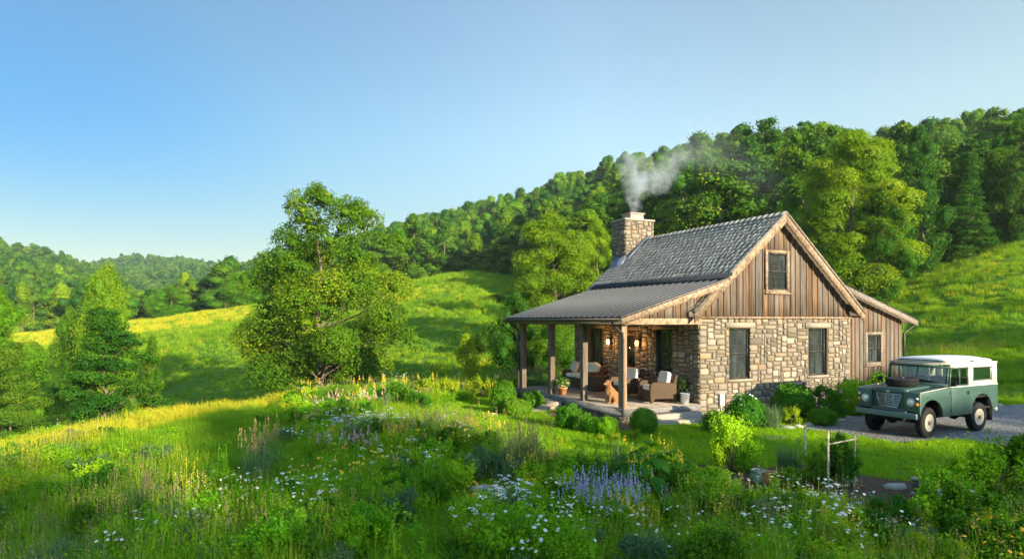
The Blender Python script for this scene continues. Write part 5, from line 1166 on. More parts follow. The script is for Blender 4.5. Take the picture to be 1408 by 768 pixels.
# inside
mb = MB()
for y in (-.5, 0, .5): mb.box(-.52, .02, y-.22, y+.22, .92, 1.04); mb.hexa([(-.55,y-.21,1.02),(-.47,y-.21,1.02),(-.47,y+.21,1.02),(-.55,y+.21,1.02),(-.62,y-.20,1.42),(-.55,y-.20,1.42),(-.55,y+.20,1.42),(-.62,y+.20,1.42)])
mb.build('seat', M['seat'], car, bevel=.02)
mb = MB(); mb.tube([(.02+.0*k, .40+.19*math.cos(k*.5236), 1.28+.19*math.sin(k*.5236)) for k in range(13)], .013, 6); mb.tube([(.02,.40,1.28),(.3,.40,1.12)], .015, 6); mb.build('steering_wheel', M['seat'], car)
# ------------------------------------------------------------------ trees
random.seed(21)
TP = {}
env_lay = lambda h: .62+.38*math.sin(math.pi*min(1, h*1.15)) if h < .85 else .55*(1-(h-.85)/.15*.7)
env_big = lambda h: (.62+.38*min(1, h/.25)) * (1 if h < .45 else max(.0, 1-((h-.45)/.55)**1.7*.55)) * (1 if h < .97 else .7)
TP['big'] = tree_proto(11, 14, 9, .03, 105, 130000, .13, env_big, (.085, .17), .8, .24, limbs=40, irr=.75, gaps=.10, core=.3)
TP['layer'] = tree_proto(12, 14, 9, .05, 95, 90000, .15, env_lay, (.12, .20), .38, .20, layered=True, limbs=40, irr=.8, gaps=.1, core=.35)
TP['round'] = tree_proto(13, 14, 9, .04, 80, 70000, .14, env_oval, (.10, .18), .7, .24, limbs=20, core=.5)
TP['round2'] = tree_proto(14, 14, 9, .05, 60, 45000, .16, env_round, (.12, .21), .75, .24, limbs=14, core=.55)
TP['tall'] = tree_proto(15, 14, 7, .06, 70, 26000, .18, env_poplar, (.12, .21), .75, .2, limbs=14, core=.5)
TP['conifer'] = tree_proto(16, 14, 7, .03, 110, 30000, .16, env_cone, (.11, .19), .38, .2, layered=True, limbs=30, core=.4)
FAR = []
for k, (e, W, fl) in enumerate(((env_round, 9, .8), (env_oval, 9, .8), (env_big, 9, .8), (env_round, 10.5, .75), (env_cone, 7.5, .6))):
    FAR.append(tree_proto(30+k, 12, W, .0, 22, 5500, .32, e, (.17, .27), fl, .2, limbs=4, mats=M['leaf_far'], core=.8))
TP['wide'] = tree_proto(17, 9, 9, .03, 60, 45000, .15, env_round, (.12, .21), .85, .2, limbs=14, core=.5)
TP['airy'] = tree_proto(19, 9, 9, .03, 70, 20000, .25, env_round, (.12, .2), .85, .2, limbs=30)
TP['full'] = tree_proto(23, 14, 9, .02, 105, 90000, .14, lambda h: (.75+.25*min(1, h/.25))*(1 if h < .5 else 1-((h-.5)/.5)**2*.62), (.11, .18), .75, .24, limbs=24, core=.45)
NEARF = []
for k, (e, W) in enumerate(((env_round, 9), (env_oval, 9), (env_big, 8.5))):
    NEARF.append(tree_proto(40+k, 12, W, .0, 40, 11000, .27, e, (.12, .21), .75, .2, limbs=8, mats=M['leaf_far'], core=.65))

PT = place_tree
PT('tree', 'large open broadleaf tree standing alone in the valley, left of the middle of the picture', TP['big'], 440, 43, 254, 232, rot=.6)
PT('tree', 'dark tree with layered boughs and a thin trunk at the foot of the left field', TP['layer'], 146, 40, 424, 155, rot=2.0, crown_mat=M['leaf_dark'])
PT('tree', 'tall yellow green tree rising right behind the layered dark tree on the left', TP['wide'], 150, 60, 364, 92, H0=9, rot=2.6, crown_mat=M['lit_leaf'])
PT('tree', 'broad tree cut by the left picture edge, above the dark low one', TP['round2'], 2, 46, 392, 112, rot=.4, crown_mat=M['lit_leaf'])
PT('tree', 'low dark layered tree at the left picture edge below the broad one', TP['layer'], 14, 37, 470, 110, rot=4, crown_mat=M['leaf_dark'])
PT('tree', 'small round leafy tree between the left edge tree and the layered tree', TP['wide'], 95, 62, 424, 60, rot=4, H0=9)
PT('tree', 'slim young tree on the right flank of the layered dark tree', TP['tall'], 205, 42, 462, 55, rot=1)
PT('tree', 'round sunlit yellow green tree on the upper rim of the left field', TP['wide'], 236, 128, 393, 62, H0=9, group=None, rot=1, crown_mat=M['lit_leaf'])
PT('tree', 'sunlit tree partly behind the left side of the large open tree, on the field rim', TP['wide'], 330, 128, 374, 60, H0=9, rot=3, crown_mat=M['lit_leaf'])
PT('tree', 'full leafy green maple just left of the chimney, behind the far end of the porch', TP['full'], 768, 56, 293, 138, rot=2.2, crown_mat=M['maple_leaf'])
PT('tree', 'yellow green tree between the full maple and the chimney', TP['round2'], 824, 64, 300, 70, rot=.5, crown_mat=M['lit_leaf'])
PT('tree', 'dark bushy tree low behind the far left porch post', TP['wide'], 712, 44, 402, 88, H0=9, rot=.7, crown_mat=M['leaf_dark'])
PT('tree', 'dark bushy tree seen between the porch posts beyond the loveseat', TP['wide'], 768, 42, 440, 80, H0=9, rot=1.9, crown_mat=M['leaf'])
PT('tree', 'small dark tree on the grass slope just above the yellow sapling', TP['wide'], 668, 56, 452, 44, H0=9, rot=3.0, crown_mat=M['leaf_dark'])
PT('tree', 'big sunlit tree rising behind the right slope of the cottage gable', TP['full'], 1162, 52, 180, 168, rot=5.2, crown_mat=M['lit_leaf'])
PT('tree', 'broad lower tree behind the lean-to, right of the big sunlit tree', TP['round2'], 1208, 50, 262, 90, rot=2)
PT('tree', 'smaller leafy tree behind the gable peak, left of the big sunlit tree', TP['round2'], 1092, 56, 268, 80, rot=.9)
PT('tree', 'tall dark tree with a bare pale trunk at the edge of the right hill wood', TP['tall'], 1272, 60, 172, 104, rot=3.3, crown_mat=M['leaf_dark'])
PT('tree', 'dark layered conifer on the right hill with drooping boughs', TP['conifer'], 1332, 61, 210, 112, rot=1.1, crown_mat=M['leaf_dark'])
PT('tree', 'dark conifer filling the gap between the bare trunk tree and the big sunlit tree', TP['conifer'], 1238, 64, 236, 80, rot=2.1, crown_mat=M['leaf_dark'])
PT('tree', 'tall dark tree cut by the right picture edge on the hill', TP['round'], 1402, 62, 160, 110, rot=2.6, crown_mat=M['leaf_dark'])
PT('tree', 'slim dark tree between the drooping conifer and the right edge tree', TP['tall'], 1366, 66, 190, 70, rot=.2, crown_mat=M['leaf_dark'])
PT('bush', 'lone round bush on the middle grass slope below the sunlit ridge', TP['wide'], 602, 88, 411, 26, H0=9, rot=1, cat='bush')
PT('bush', 'small upright shrub near the top of the middle grass hill', TP['tall'], 621, 118, 385, 8, rot=1, cat='bush', crown_mat=M['leaf_dark'])
PT('bush', 'dark upright bush on the middle grass slope near the wood', TP['tall'], 650, 80, 422, 14, rot=1, cat='bush', crown_mat=M['leaf_dark'])
PT('bush', 'spreading low bush in the hollow right of the small dark tree', TP['wide'], 684, 84, 404, 44, H0=9, rot=1, cat='bush')
# sapling in the last sun by the lawn
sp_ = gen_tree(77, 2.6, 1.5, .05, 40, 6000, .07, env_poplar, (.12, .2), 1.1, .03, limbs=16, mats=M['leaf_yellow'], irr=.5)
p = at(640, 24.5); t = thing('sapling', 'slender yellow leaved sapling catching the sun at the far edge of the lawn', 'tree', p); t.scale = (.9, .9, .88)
for o in sp_: COL.objects.link(o); o.parent = t
# unseen trees outside the frame, placed towards the sun to shade the garden
S2 = Vector((math.sin(az), math.cos(az), 0)); N2 = Vector((-S2.y, S2.x, 0)) if False else Vector((math.cos(az)*-1, math.sin(az), 0))
for k, (q, pp, top, wd) in enumerate(((-22, 34, 14, 14), (-15, 34, 14, 14), (-8, 34, 14, 14), (-1, 34, 13.9, 14), (6, 34, 13.6, 12), (12.5, 35, 12.0, 10), (18, 35, 10.6, 9), (24, 34, 11.6, 9), (31, 36, 14, 11), (38, 38, 16, 11), (46, 38, 16, 12), (55, 38, 16, 12))):
    L_0 = S2*pp+N2*q; g_ = gz(L_0.x, L_0.y)
    PT('unseen_shade_tree', 'unseen tall tree outside the frame, placed to shade the garden', TP['airy'], 0, 0, H0=9, h=top-g_, wm=wd, loc=(L_0.x, L_0.y, g_), group='trees beyond the drive', rot=k, crown_mat=M['leaf_dark'])  # added unseen trees, though grouped as trees beyond the drive

# the forest on the hills
FS = sorted({-500:140, -100:150, 0:152, 180:150, 335:146, 450:138, 560:136, 650:142, 705:128, 745:90, 850:76, 1000:64, 1110:64, 1210:68, 1310:68, 1408:68, 1900:66}.items())
rf_ = np.random.default_rng(99); pts = []
for sp, Y0, Y1 in ((9.4, 60, 330), (10.4, 330, 1050)):
    gx = np.arange(-1100 if Y1 > 400 else -360, 420, sp); gy = np.arange(Y0, Y1, sp*.87)
    XX, YY = np.meshgrid(gx, gy); XX = XX+(np.arange(len(gy)) % 2)[:, None]*sp/2; XX = XX+rf_.uniform(-.38, .38, XX.shape)*sp; YY = YY+rf_.uniform(-.38, .38, YY.shape)*sp
    px = XX/YY*F+CX; ok = (px > -180) & (px < 1590) & (YY > np.interp(px, [a for a, b in FS], [b for a, b in FS])+vnoise(XX, YY, 12, 5)*14)
    pts.append(np.stack([XX[ok], YY[ok]], -1))
pts = np.concatenate(pts); zz = HT(pts[:, 0], pts[:, 1]); hh = rf_.uniform(8.5, 16.0, len(pts)); order = np.argsort(pts[:, 1])
buf = np.full(460, 9999.0); vis = []
for i in order:
    x, y = pts[i]; px = x/y*F+CX; ty = HY-(zz[i]+hh[i]-CAMZ)*F/y; c0 = int((px+200)/4); wpx = max(1, int(3.2*F/y/4)); sl_ = slice(max(0, c0-wpx//2), min(460, c0+wpx//2+1))
    b = buf[sl_]
    if len(b) and ty < b.max()+5: vis.append((i, F/y*hh[i], max(0, b.max()-ty)))
    gy_ = HY-(zz[i]+hh[i]*.8-CAMZ)*F/y; buf[sl_] = np.minimum(b, gy_)
show = sorted([v for v in vis if v[2] > 3 and -10 < pts[v[0]][0]/pts[v[0]][1]*F+CX < 1418], key=lambda v: -v[1]*min(1, v[2]/12))
solo = {v[0] for v in show[:285]}
LIT_CROWNS = {}
def lit_crown(me):
    if me.name not in LIT_CROWNS: LIT_CROWNS[me.name] = me.copy(); LIT_CROWNS[me.name].materials.clear(); LIT_CROWNS[me.name].materials.append(M['lit_leaf'])
    return LIT_CROWNS[me.name]
LIT_CROWNS['_'] = 1
for i, s_, q in vis:
    if i in solo:
        x, y = pts[i]; px = x/y*F+CX; near = y < 150
        k = int(rf_.integers(3)); mesh = NEARF[k] if near else FAR[int(rf_.integers(5))]; cm_ = LIT_CROWNS if (px < 860 or px > 1085) and rf_.random() < .13 else None
        mesh = (lit_crown(mesh[0]), mesh[1]) if cm_ else mesh
        reg = 'above the left field' if px < 500 else ('between the large open tree and the maple' if px < 720 else ('above the cottage roof' if px < 1085 else 'on the right above the lean-to'))
        PT('forest_tree', 'leafy green tree in the hillside wood '+reg, mesh, px, y, h=hh[i], wm=9*rf_.uniform(1.0, 1.65), W0=9, H0=12, loc=(x, y, zz[i]), group='woodland trees '+reg, rot=float(rf_.uniform(0, 6.28)))
rest = [i for i, s_, q in vis if i not in solo]
def proto_objs(lst, nm): 
    out = []
    for k, (c, tk) in enumerate(lst): out.append(bpy.data.objects.new('p%02d' % k+nm, c))
    return out
hs = hh[rest]/12; ws = rf_.uniform(1.0, 1.7, len(rest))
scatter('forest', np.stack([pts[rest][:, 0], pts[rest][:, 1], zz[rest]-.4], -1), rf_.uniform(0, 6.28, len(rest)), np.stack([ws, ws, hs], -1), rf_.choice(5, len(rest), p=[.25, .25, .2, .22, .08]), proto_objs(FAR, 'f'))
print('forest', len(vis), 'solo', len(solo), 'rest', len(rest))

# ------------------------------------------------------------------ grass
def tuft_obj(seed, n, h, spread, wid, mat, bend=.5, segs=3, seeds=None, leafn=0, leafs=.05):
    r = np.random.default_rng(seed); m_ = MB(); Q, tips, t = blades(n, h, spread, wid, bend, r, segs); m_.quads(Q, 0, t); mats = [M[mat]]
    if seeds:
        Q, tips, t = blades(seeds[1], h*1.35, spread*.8, wid*.6, .22, r, 3); m_.quads(Q, 0, t); heads_spike(m_, tips, h*.32, .010, 1, r, 12, seeds[2]); mats.append(M[seeds[0]])
    if leafn:
        a = r.uniform(0, 6.283, leafn); q = spread*np.sqrt(r.random(leafn)); z = h*.9*r.random(leafn)**.7
        m_.quads(leaves(np.stack([q*np.cos(a), q*np.sin(a), z], -1), unit(r.normal(size=(leafn,3))+np.array([0,0,.9])), leafs*r.uniform(.6, 1.4, leafn), .5, r), 0)
    return m_.build('tuft', mats, link=False)
def poly_px(L): return [tuple(ground_at(*p)[:2]) for p in L]
LAWN = poly_px([(548,590),(562,566),(600,555),(660,549),(700,546),(790,560),(860,585),(960,575),(1100,578),(1180,575),(1420,585),(1420,640),(1300,650),(1290,672),(1245,690),(1190,668),(1180,650),(1090,648),(1050,645),(960,640),(930,625),(860,632),(770,640),(742,640),(735,615),(690,600),(640,592),(590,600)])
PATH = poly_px([(470,790),(560,720),(620,680),(690,645),(740,640),(720,672),(650,720),(600,790)])
rg = np.random.default_rng(5)
def region(x0, x1, y0, y1, dens):
    n = int((x1-x0)*(y1-y0)*dens); return rg.uniform(x0, x1, n), rg.uniform(y0, y1, n)
def in_house(x, y, m=0.0):
    lx = (x-HOUSE.x)*hu[0]+(y-HOUSE.y)*hu[1]; ly = (x-HOUSE.x)*hv[0]+(y-HOUSE.y)*hv[1]
    return ((lx > -2.75-m) & (lx < 9.3+m) & (ly > -.15-m) & (ly < 7.2+m)) | ((lx > -2.5) & (lx < .2) & (ly > -1.0) & (ly < 0)) | ((lx > -3.8) & (lx < -2.6) & (ly > 2.8) & (ly < 4.6))
def frus(x, y, m=1.5): return (np.abs(x) < y*.80+m)
def bare(x, y):
    c = in_house(x, y, .05) | inside(x, y, DRIVE)
    for b in BEDS: c |= inside(x, y, b)
    return c
# lawn
x, y = region(-6, 19, 5.6, 32, 75)
clear = ~bare(x, y) & frus(x, y); inl = inside(x, y, LAWN) | (in_house(x, y, 2.2)) | inside(x, y, PATH); ok = clear & inl
x, y = x[ok], y[ok]; n = len(x); lw_ = [tuft_obj(100+k, 26, .085, .12, .007, 'lawn_blade', .6, 2) for k in range(4)]
scatter('lawn_grass', np.stack([x, y, HT(x, y)], -1), rg.uniform(0, 6.28, n), rg.uniform(.6, 1.25, n)*(1+.5*vnoise(x, y, 1.1, 8)), rg.integers(0, 4, n), lw_); print('lawn', n)
# near meadow
x, y = region(-26, 26, 5.5, 31, 30); d = np.hypot(x, y)
west = (x < 2.2+0*y) | (y < 10.4) | (y > 24)
ok = ~bare(x, y) & ~inside(x, y, LAWN) & ~inside(x, y, PATH) & frus(x, y, 3) & ~in_house(x, y, 1.6)
x, y, d = x[ok], y[ok], d[ok]; n = len(x); pn = vnoise(x, y, 3.2, 21)+.5*vnoise(x, y, 1.1, 22)
lawnish = (x > 4) & (y > 12) & (y < 24)
protos = [tuft_obj(110, 46, .36, .22, .009, 'blade', .7), tuft_obj(111, 44, .46, .22, .008, 'blade', .5), tuft_obj(112, 26, .34, .22, .009, 'blade', leafn=150, leafs=.032), tuft_obj(113, 18, .32, .24, .009, 'bright_leaf', leafn=230, leafs=.035),
          tuft_obj(114, 34, .42, .2, .008, 'blade', .4, seeds=('straw', 7, .014)), tuft_obj(115, 30, .5, .2, .009, 'gold_sunlit_grass', .3, seeds=('gold_sunlit_grass', 14, .020)), tuft_obj(116, 26, .36, .22, .008, 'grey_leaf', leafn=150, leafs=.026)]
u_ = rg.random(n)+pn*.7; idx = np.digitize(u_, [.08, .28, .56, .90, 1.03, 1.10]); 
idx = np.where((idx == 5) & (rg.random(n) < .8), 4, idx)
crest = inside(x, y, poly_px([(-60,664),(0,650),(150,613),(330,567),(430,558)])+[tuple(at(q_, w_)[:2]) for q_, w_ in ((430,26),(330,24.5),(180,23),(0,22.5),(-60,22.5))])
idx = np.where(crest & (rg.random(n) < .85), 5, idx)  # golden tufts along the crest put its strip of sunlight into the colour
sc_ = rg.uniform(.65, 1.2, n)*np.where(crest, .62, 1)*np.where(lawnish, .45, 1.0)*np.where(y < 8, .8, 1)*(1+.5*pn)
scatter('meadow_grass', np.stack([x, y, HT(x, y)-.02], -1), rg.uniform(0, 6.28, n), sc_, idx, protos); print('meadow', n)
# leafy ground cover between the grasses: mounds and shoots nobody would count
def as_obj(me): return bpy.data.objects.new('p', me)
GP = [as_obj(shrub(60+k, .30, .17, .036, 1500, mat=mt, tight=False, ncl=8, asp=a_)['foliage']) for k, (mt, a_) in enumerate((('bright_leaf', .6), ('box', .5), ('bright_leaf', .3), ('grey_leaf', .3), ('leaf_yellow', .5), ('blade', .3)))]
def forb(seed, mat, n=7, h=.6, top=None, leaf=.07):
    r = np.random.default_rng(seed); m_ = MB(); Q, tips, t = blades(n, h, .16, .012, .22, r, 4); m_.quads(Q, 0, t); mats = [M[mat]]
    for i in range(n):
        k = 24; f = r.uniform(.12, 1, k); b = tips[i]*np.array([1, 1, 0]); P = b*f[:, None]**1.5+np.stack([0*f, 0*f, tips[i][2]*f], -1); an = r.uniform(0, 6.283, k); L = leaf*(1.25-.7*f)
        P = P+np.stack([np.cos(an), np.sin(an), .25+0*an], -1)*L[:, None]*.5; m_.quads(leaves(P, unit(np.stack([-np.cos(an)*.3, -np.sin(an)*.3, 0*an+1], -1)+r.normal(size=(k, 3))*.35), L, .38, r), 0)
    if top: mats.append(M[top]); (heads_umbel(m_, tips, .035, 1, r, 16, .015) if top == 'white_petal' else heads_spike(m_, tips, .12, .028, 1, r, 20, .02))
    return m_.build('forb', mats, link=False)
GP += [forb(90, 'bright_leaf'), forb(91, 'box', 8, .7), forb(92, 'blade', 7, .6, 'white_petal'), forb(93, 'bright_leaf', 6, .65, 'yellow_petal')]
x, y = region(-20, 20, 6.2, 27, 8.5); cl_ = vnoise(x, y, 2.4, 51)
ok = ~bare(x, y) & ~inside(x, y, LAWN) & ~inside(x, y, PATH) & frus(x, y, 1) & ~in_house(x, y, 1.6) & (cl_ > -.22+.22*(x < -5)) & ((y < 10.5) | (x < 2.5))
x, y = x[ok], y[ok]; n = len(x)
gi = rg.choice(10, n, p=[.16, .18, .11, .10, .03, .10, .13, .08, .06, .05]); gs = np.where(gi > 5, rg.uniform(.65, 1.25, n), rg.uniform(.6, 1.7, n))
lf_ = (x/y*F+CX) < 400; pq_ = x/y*F+CX; keep = ~(inside(x-.5, y+1.3, LAWN) | inside(x+1.0, y+.3, LAWN) | inside(x, y+.6, LAWN)) & ~((pq_ > 985) & (pq_ < 1290) & (y > 8.8)) & ~(lf_ & ((gi > 7) | (rg.random(n) < .45))); x, y, gi, gs = x[keep], y[keep], gi[keep], gs[keep]; n = len(x)
scatter('ground_cover', np.stack([x, y, HT(x, y)-.03], -1), rg.uniform(0, 6.28, n), gs, gi, GP); print('cover', n)
# far meadows: valley, fields, right hill
x, y = region(-115, 70, 26, 140, 4.6); px = x/y*F+CX
keep = rg.random(len(x)) < np.clip(34/y, .16, 1)
ok = keep & (px > -120) & (px < 1520) & (y < np.interp(px, [a for a, b in FS], [b for a, b in FS])+2) & ~in_house(x, y, .5) & ~((y < 31) & (x > -26) & (x < 26) & (px < 1100))
x, y = x[ok], y[ok]; n = len(x); pn = vnoise(x, y, 9, 31)+.5*vnoise(x, y, 2.6, 32)
fp = [tuft_obj(120, 60, .42, .42, .030, 'blade', .5, 2), tuft_obj(121, 60, .55, .42, .026, 'blade', .4, 2), tuft_obj(122, 40, .40, .45, .03, 'gold_sunlit_grass', .4, 2), tuft_obj(123, 30, .35, .4, .03, 'blade', leafn=60, leafs=.10), tuft_obj(124, 60, .42, .45, .035, 'gold_sunlit_grass', .4, 2)]
idx = np.digitize(rg.random(n)+pn*.6, [.4, .75, .93]); pq = x/y*F+CX; rim = ((pq < 345) & (y > 104)) | ((pq > 535) & (pq < 640) & (y > 92) & (y < 106)); idx = np.where(rim & (rg.random(n) < np.where(pq < 345, .75, .2)), 4, idx)  # field rim and spur: sunlit strips put into the grass colour
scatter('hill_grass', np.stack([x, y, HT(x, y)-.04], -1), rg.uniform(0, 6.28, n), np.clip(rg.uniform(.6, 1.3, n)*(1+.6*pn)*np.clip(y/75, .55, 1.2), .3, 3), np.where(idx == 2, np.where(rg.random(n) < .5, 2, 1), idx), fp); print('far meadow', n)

# ------------------------------------------------------------------ clipped and loose shrubs round the house
SB = {'ball': shrub(1, .36, .36, .034, 4200, lump=.06), 'bump': shrub(2, .36, .30, .042, 3000, lump=.3), 'bump2': shrub(3, .36, .32, .045, 3000, mat='bright_leaf', lump=.35),
      'flow': shrub(4, .45, .42, .05, 3200, mat='box', lump=.3, tight=False, ncl=11, extra=('pink_petal', 26, .05)), 'loose': shrub(5, .5, .45, .055, 4200, mat='bright_leaf', tight=False, ncl=14),
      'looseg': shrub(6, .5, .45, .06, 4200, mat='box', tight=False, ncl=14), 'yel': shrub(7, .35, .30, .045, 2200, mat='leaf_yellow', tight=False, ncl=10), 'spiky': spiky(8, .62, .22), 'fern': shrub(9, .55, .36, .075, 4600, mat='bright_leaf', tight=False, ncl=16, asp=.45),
      'whitefl': shrub(10, .42, .40, .045, 3600, mat='box', lump=.3, extra=('white_petal', 16, .045))}
def sh(kind, px, by, wpx, lb, ar=1.0, name='shrub', cat='shrub', base=.36, group=None, at_=None):
    p = at_ or ground_at(px, by); s = wpx/2*p.y/F/base
    return put(name, lb, cat, SB[kind], p, s, sz=s*ar, group=group)
B_ = 'boxwood'
sh('ball', 885, 597, 40, 'round clipped boxwood ball standing alone beside the corner post steps', name=B_)
sh('bump', 783, 590, 38, 'dark shrub nearest the left steps in the row under the porch edge', 1.15, name=B_)
sh('bump', 803, 594, 32, 'second green shrub from the steps in the row under the porch edge', 1.05)
sh('bump2', 819, 597, 28, 'third shrub from the steps, light green, under the porch edge')
sh('bump2', 836, 600, 30, 'yellow tipped shrub below the porch corner post', 1.1)
sh('yel', 826, 608, 14, 'tiny yellow leaved plant on the mulch in front of the porch shrubs', base=.35)
sh('yel', 846, 607, 20, 'low leafy plant between the porch shrubs and the boxwood ball', .8, base=.35)
sh('yel', 873, 604, 22, 'low leafy plant at the foot of the boxwood ball', .8, base=.35)
sh('bump', 693, 560, 36, 'dark taller shrub against the far porch post', 1.3)
sh('bump', 690, 569, 30, 'low dark shrub at the left end of the far row by the lawn')
sh('bump', 706, 572, 32, 'second shrub from the left in the far row by the lawn')
sh('bump', 719, 570, 26, 'third shrub from the left in the far row by the lawn')
sh('bump', 731, 561, 34, 'broad shrub beside the upper end of the left steps', .9)
sh('bump', 984, 594, 38, 'dark round shrub at the cottage corner left of the white flecked one', name=B_)
sh('whitefl', 1026, 588, 52, 'large shrub with small white flowers under the left gable window', base=.42)
sh('spiky', 1060, 589, 38, 'spiky grey green plant between the flowering shrub and the large boxwood', base=.36, name='spiky_plant', cat='plant')
sh('yel', 1088, 586, 32, 'small yellow green shrub in front of the large boxwood', base=.35)
sh('bump', 1092, 574, 56, 'large rounded boxwood in the middle of the gable wall bed', 1.05, name=B_)
sh('flow', 1137, 574, 52, 'shrub with pink blossoms under the right gable window', base=.45)
sh('bump', 1131, 584, 38, 'low dark mound in front of the pink flowering shrub', .8)
sh('bump2', 1174, 570, 50, 'bright green shrub at the right end of the gable bed behind the truck bumper', 1.15)
sh('looseg', 1212, 562, 44, 'leafy shrub against the boards of the lean-to behind the truck', 1.3, base=.5)
sh('looseg', 1155, 566, 34, 'dark leafy shrub between the pink blossoms and the bright one', 1.1, base=.5)
# garden between house and camera
sh('loose', 1004, 648, 66, 'tall bright shrub with yellow shoots in the lawn below the cottage corner', 1.35, base=.5)
sh('loose', 1032, 650, 44, 'smaller yellow tipped shrub on the right flank of the tall bright one', 1.2, base=.5)
sh('fern', 985, 714, 104, 'spreading ferny shrub left of the two pots', .95, base=.55)
sh('fern', 1025, 708, 60, 'low ferny shrub just left of the green glazed pot', .8, base=.55)
sh('looseg', 945, 692, 66, 'ferny green shrub right of the large leaved clump', 1.0, base=.55)
SB['bigleaf'] = bigleaf(3, .62, .45)
sh('bigleaf', 888, 684, 90, 'clump of large dark arching leaves right of the lavender', 1.25, base=.45, name='large_leaved_plant', cat='plant')
sh('bigleaf', 920, 668, 70, 'smaller clump of large leaves behind the ferny shrubs', 1.1, base=.45, name='large_leaved_plant', cat='plant')
sh('spiky', 1085, 655, 50, 'blue green spiky herb clump behind the lone stake', base=.36, name='spiky_plant', cat='plant')
sh('looseg', 1092, 672, 50, 'low green leafy plant in front of the lone stake', .7, base=.5)
sh('looseg', 1120, 668, 48, 'leafy plant between the stake and the trellis', 1.1, base=.5)
sh('looseg', 1155, 668, 60, 'bushy grey green plant inside the trellis frame', 1.35, base=.5)
SB['iris'] = spiky(18, .85, .12, 26, 'grey_leaf', .045, .35)
sh('iris', 846, 664, 22, 'group of pale upright iris leaves behind the lavender', base=.16, name='iris_plant', cat='plant')
# right hand thicket
for k, (kind, px, by, wp, ar, lb) in enumerate((('loose', 1300, 728, 100, .95, 'bright bush at the left side of the thicket in the right corner'), ('loose', 1352, 716, 120, 1.0, 'tall bush with yellow shoots in the middle of the right corner thicket'), ('looseg', 1404, 712, 120, 1.1, 'bush with yellow green tips cut by the right picture edge'),
      ('looseg', 1330, 772, 124, 1.0, 'darker bush in front in the right corner thicket'), ('looseg', 1392, 800, 110, .9, 'broad leafy plant in the bottom right corner'), ('fern', 1270, 716, 50, .8, 'low ferny growth left of the right corner thicket'))):
    sh(kind, px, by, wp, lb, ar, base=.55 if kind == 'fern' else .5, name='thicket_bush', cat='bush')
# shrubs and weeds along the knoll rim and in the meadow
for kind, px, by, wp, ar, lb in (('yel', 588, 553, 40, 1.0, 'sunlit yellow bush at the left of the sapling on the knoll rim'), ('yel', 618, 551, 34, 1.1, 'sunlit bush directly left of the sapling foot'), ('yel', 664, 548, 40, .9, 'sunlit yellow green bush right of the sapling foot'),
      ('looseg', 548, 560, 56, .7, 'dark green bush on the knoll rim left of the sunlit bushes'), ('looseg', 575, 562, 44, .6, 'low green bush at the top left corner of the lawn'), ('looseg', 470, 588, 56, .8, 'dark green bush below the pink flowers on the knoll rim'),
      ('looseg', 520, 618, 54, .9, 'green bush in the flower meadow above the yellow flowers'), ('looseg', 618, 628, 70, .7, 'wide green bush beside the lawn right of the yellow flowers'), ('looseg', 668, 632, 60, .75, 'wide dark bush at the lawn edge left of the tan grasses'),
      ('looseg', 700, 655, 44, 1.0, 'grey green bush at the foot of the tan grasses'), ('loose', 600, 668, 46, 1.0, 'bright green plant in the middle of the flower meadow'), ('loose', 648, 742, 76, .9, 'bright bush beside the mown path in the foreground'),
      ('loose', 690, 770, 90, .9, 'bright bush at the bottom edge right of the mown path'), ('looseg', 440, 742, 80, .8, 'leafy bush below the white daisies on the left'), ('looseg', 395, 700, 50, .9, 'green bush left of the bush below the daisies'),
      ('looseg', 1100, 760, 70, .8, 'leafy growth among the daisies at the bottom, below the stake'), ('looseg', 1225, 752, 80, 1.0, 'feathery green bush left of the right corner thicket'), ('looseg', 760, 690, 54, .9, 'green bush between the yarrow and the lavender')):
    sh(kind, px, by, wp, lb, ar, base=.35 if kind == 'yel' else .5, name='bush', cat='bush')

# ------------------------------------------------------------------ flowering plants
FP = {}
for k, (kd, h, sp, st_, lf, mt) in enumerate((('daisy', .48, .30, 9, 60, 'blade'), ('daisy', .42, .34, 13, 60, 'blade'), ('yarrow', .5, .22, 14, 90, 'grey_leaf'), ('lavender', .60, .26, 15, 150, 'blade'), ('gold', .7, .2, 7, 110, 'blade'), ('yellow_daisy', .55, .2, 14, 80, 'bright_leaf'),
     ('orange', .5, .18, 9, 90, 'bright_leaf'), ('pink', .6, .2, 8, 100, 'blade'), ('seed', 1.0, .2, 26, 90, 'grey_leaf'), ('daisy', .58, .20, 11, 70, 'bright_leaf'))):
    FP.setdefault(kd, []).append(flower_plant(kd, 200+k, h, sp, st_, lf, mt))
ORD = ['first', 'second', 'third', 'fourth', 'fifth', 'sixth', 'seventh', 'eighth', 'ninth', 'tenth', 'eleventh', 'twelfth', 'thirteenth', 'fourteenth', 'fifteenth', 'sixteenth', 'seventeenth', 'eighteenth']
def bed(kind, name, what, where, x0, x1, y0, y1, n, s=1.0, cat='flowers', skew=0):
    P = []
    for i in range(n):
        f = (i+.5+random.uniform(-.3, .3))/n; P.append((x0+(x1-x0)*f, random.uniform(y0, y1)+skew*(f-.5)))
    for i, (px, by) in enumerate(P):
        lb = what+' '+where+(', '+ORD[i]+' from the left' if n > 1 else '')
        put(name, lb, cat, random.choice(FP[kind]), ground_at(px, by), s*random.uniform(.85, 1.15), group=what+'s '+where)
bed('daisy', 'daisy_plant', 'white daisy clump', 'below the lavender', 735, 850, 728, 780, 9)
bed('daisy', 'daisy_plant', 'white daisy clump', 'at the bottom edge under the path end', 690, 800, 785, 810, 4)
bed('daisy', 'daisy_plant', 'white daisy clump', 'below the large leaved plants', 870, 1000, 745, 800, 7)
bed('daisy', 'daisy_plant', 'white daisy clump', 'in front of the stake and trellis', 1040, 1200, 712, 745, 11)
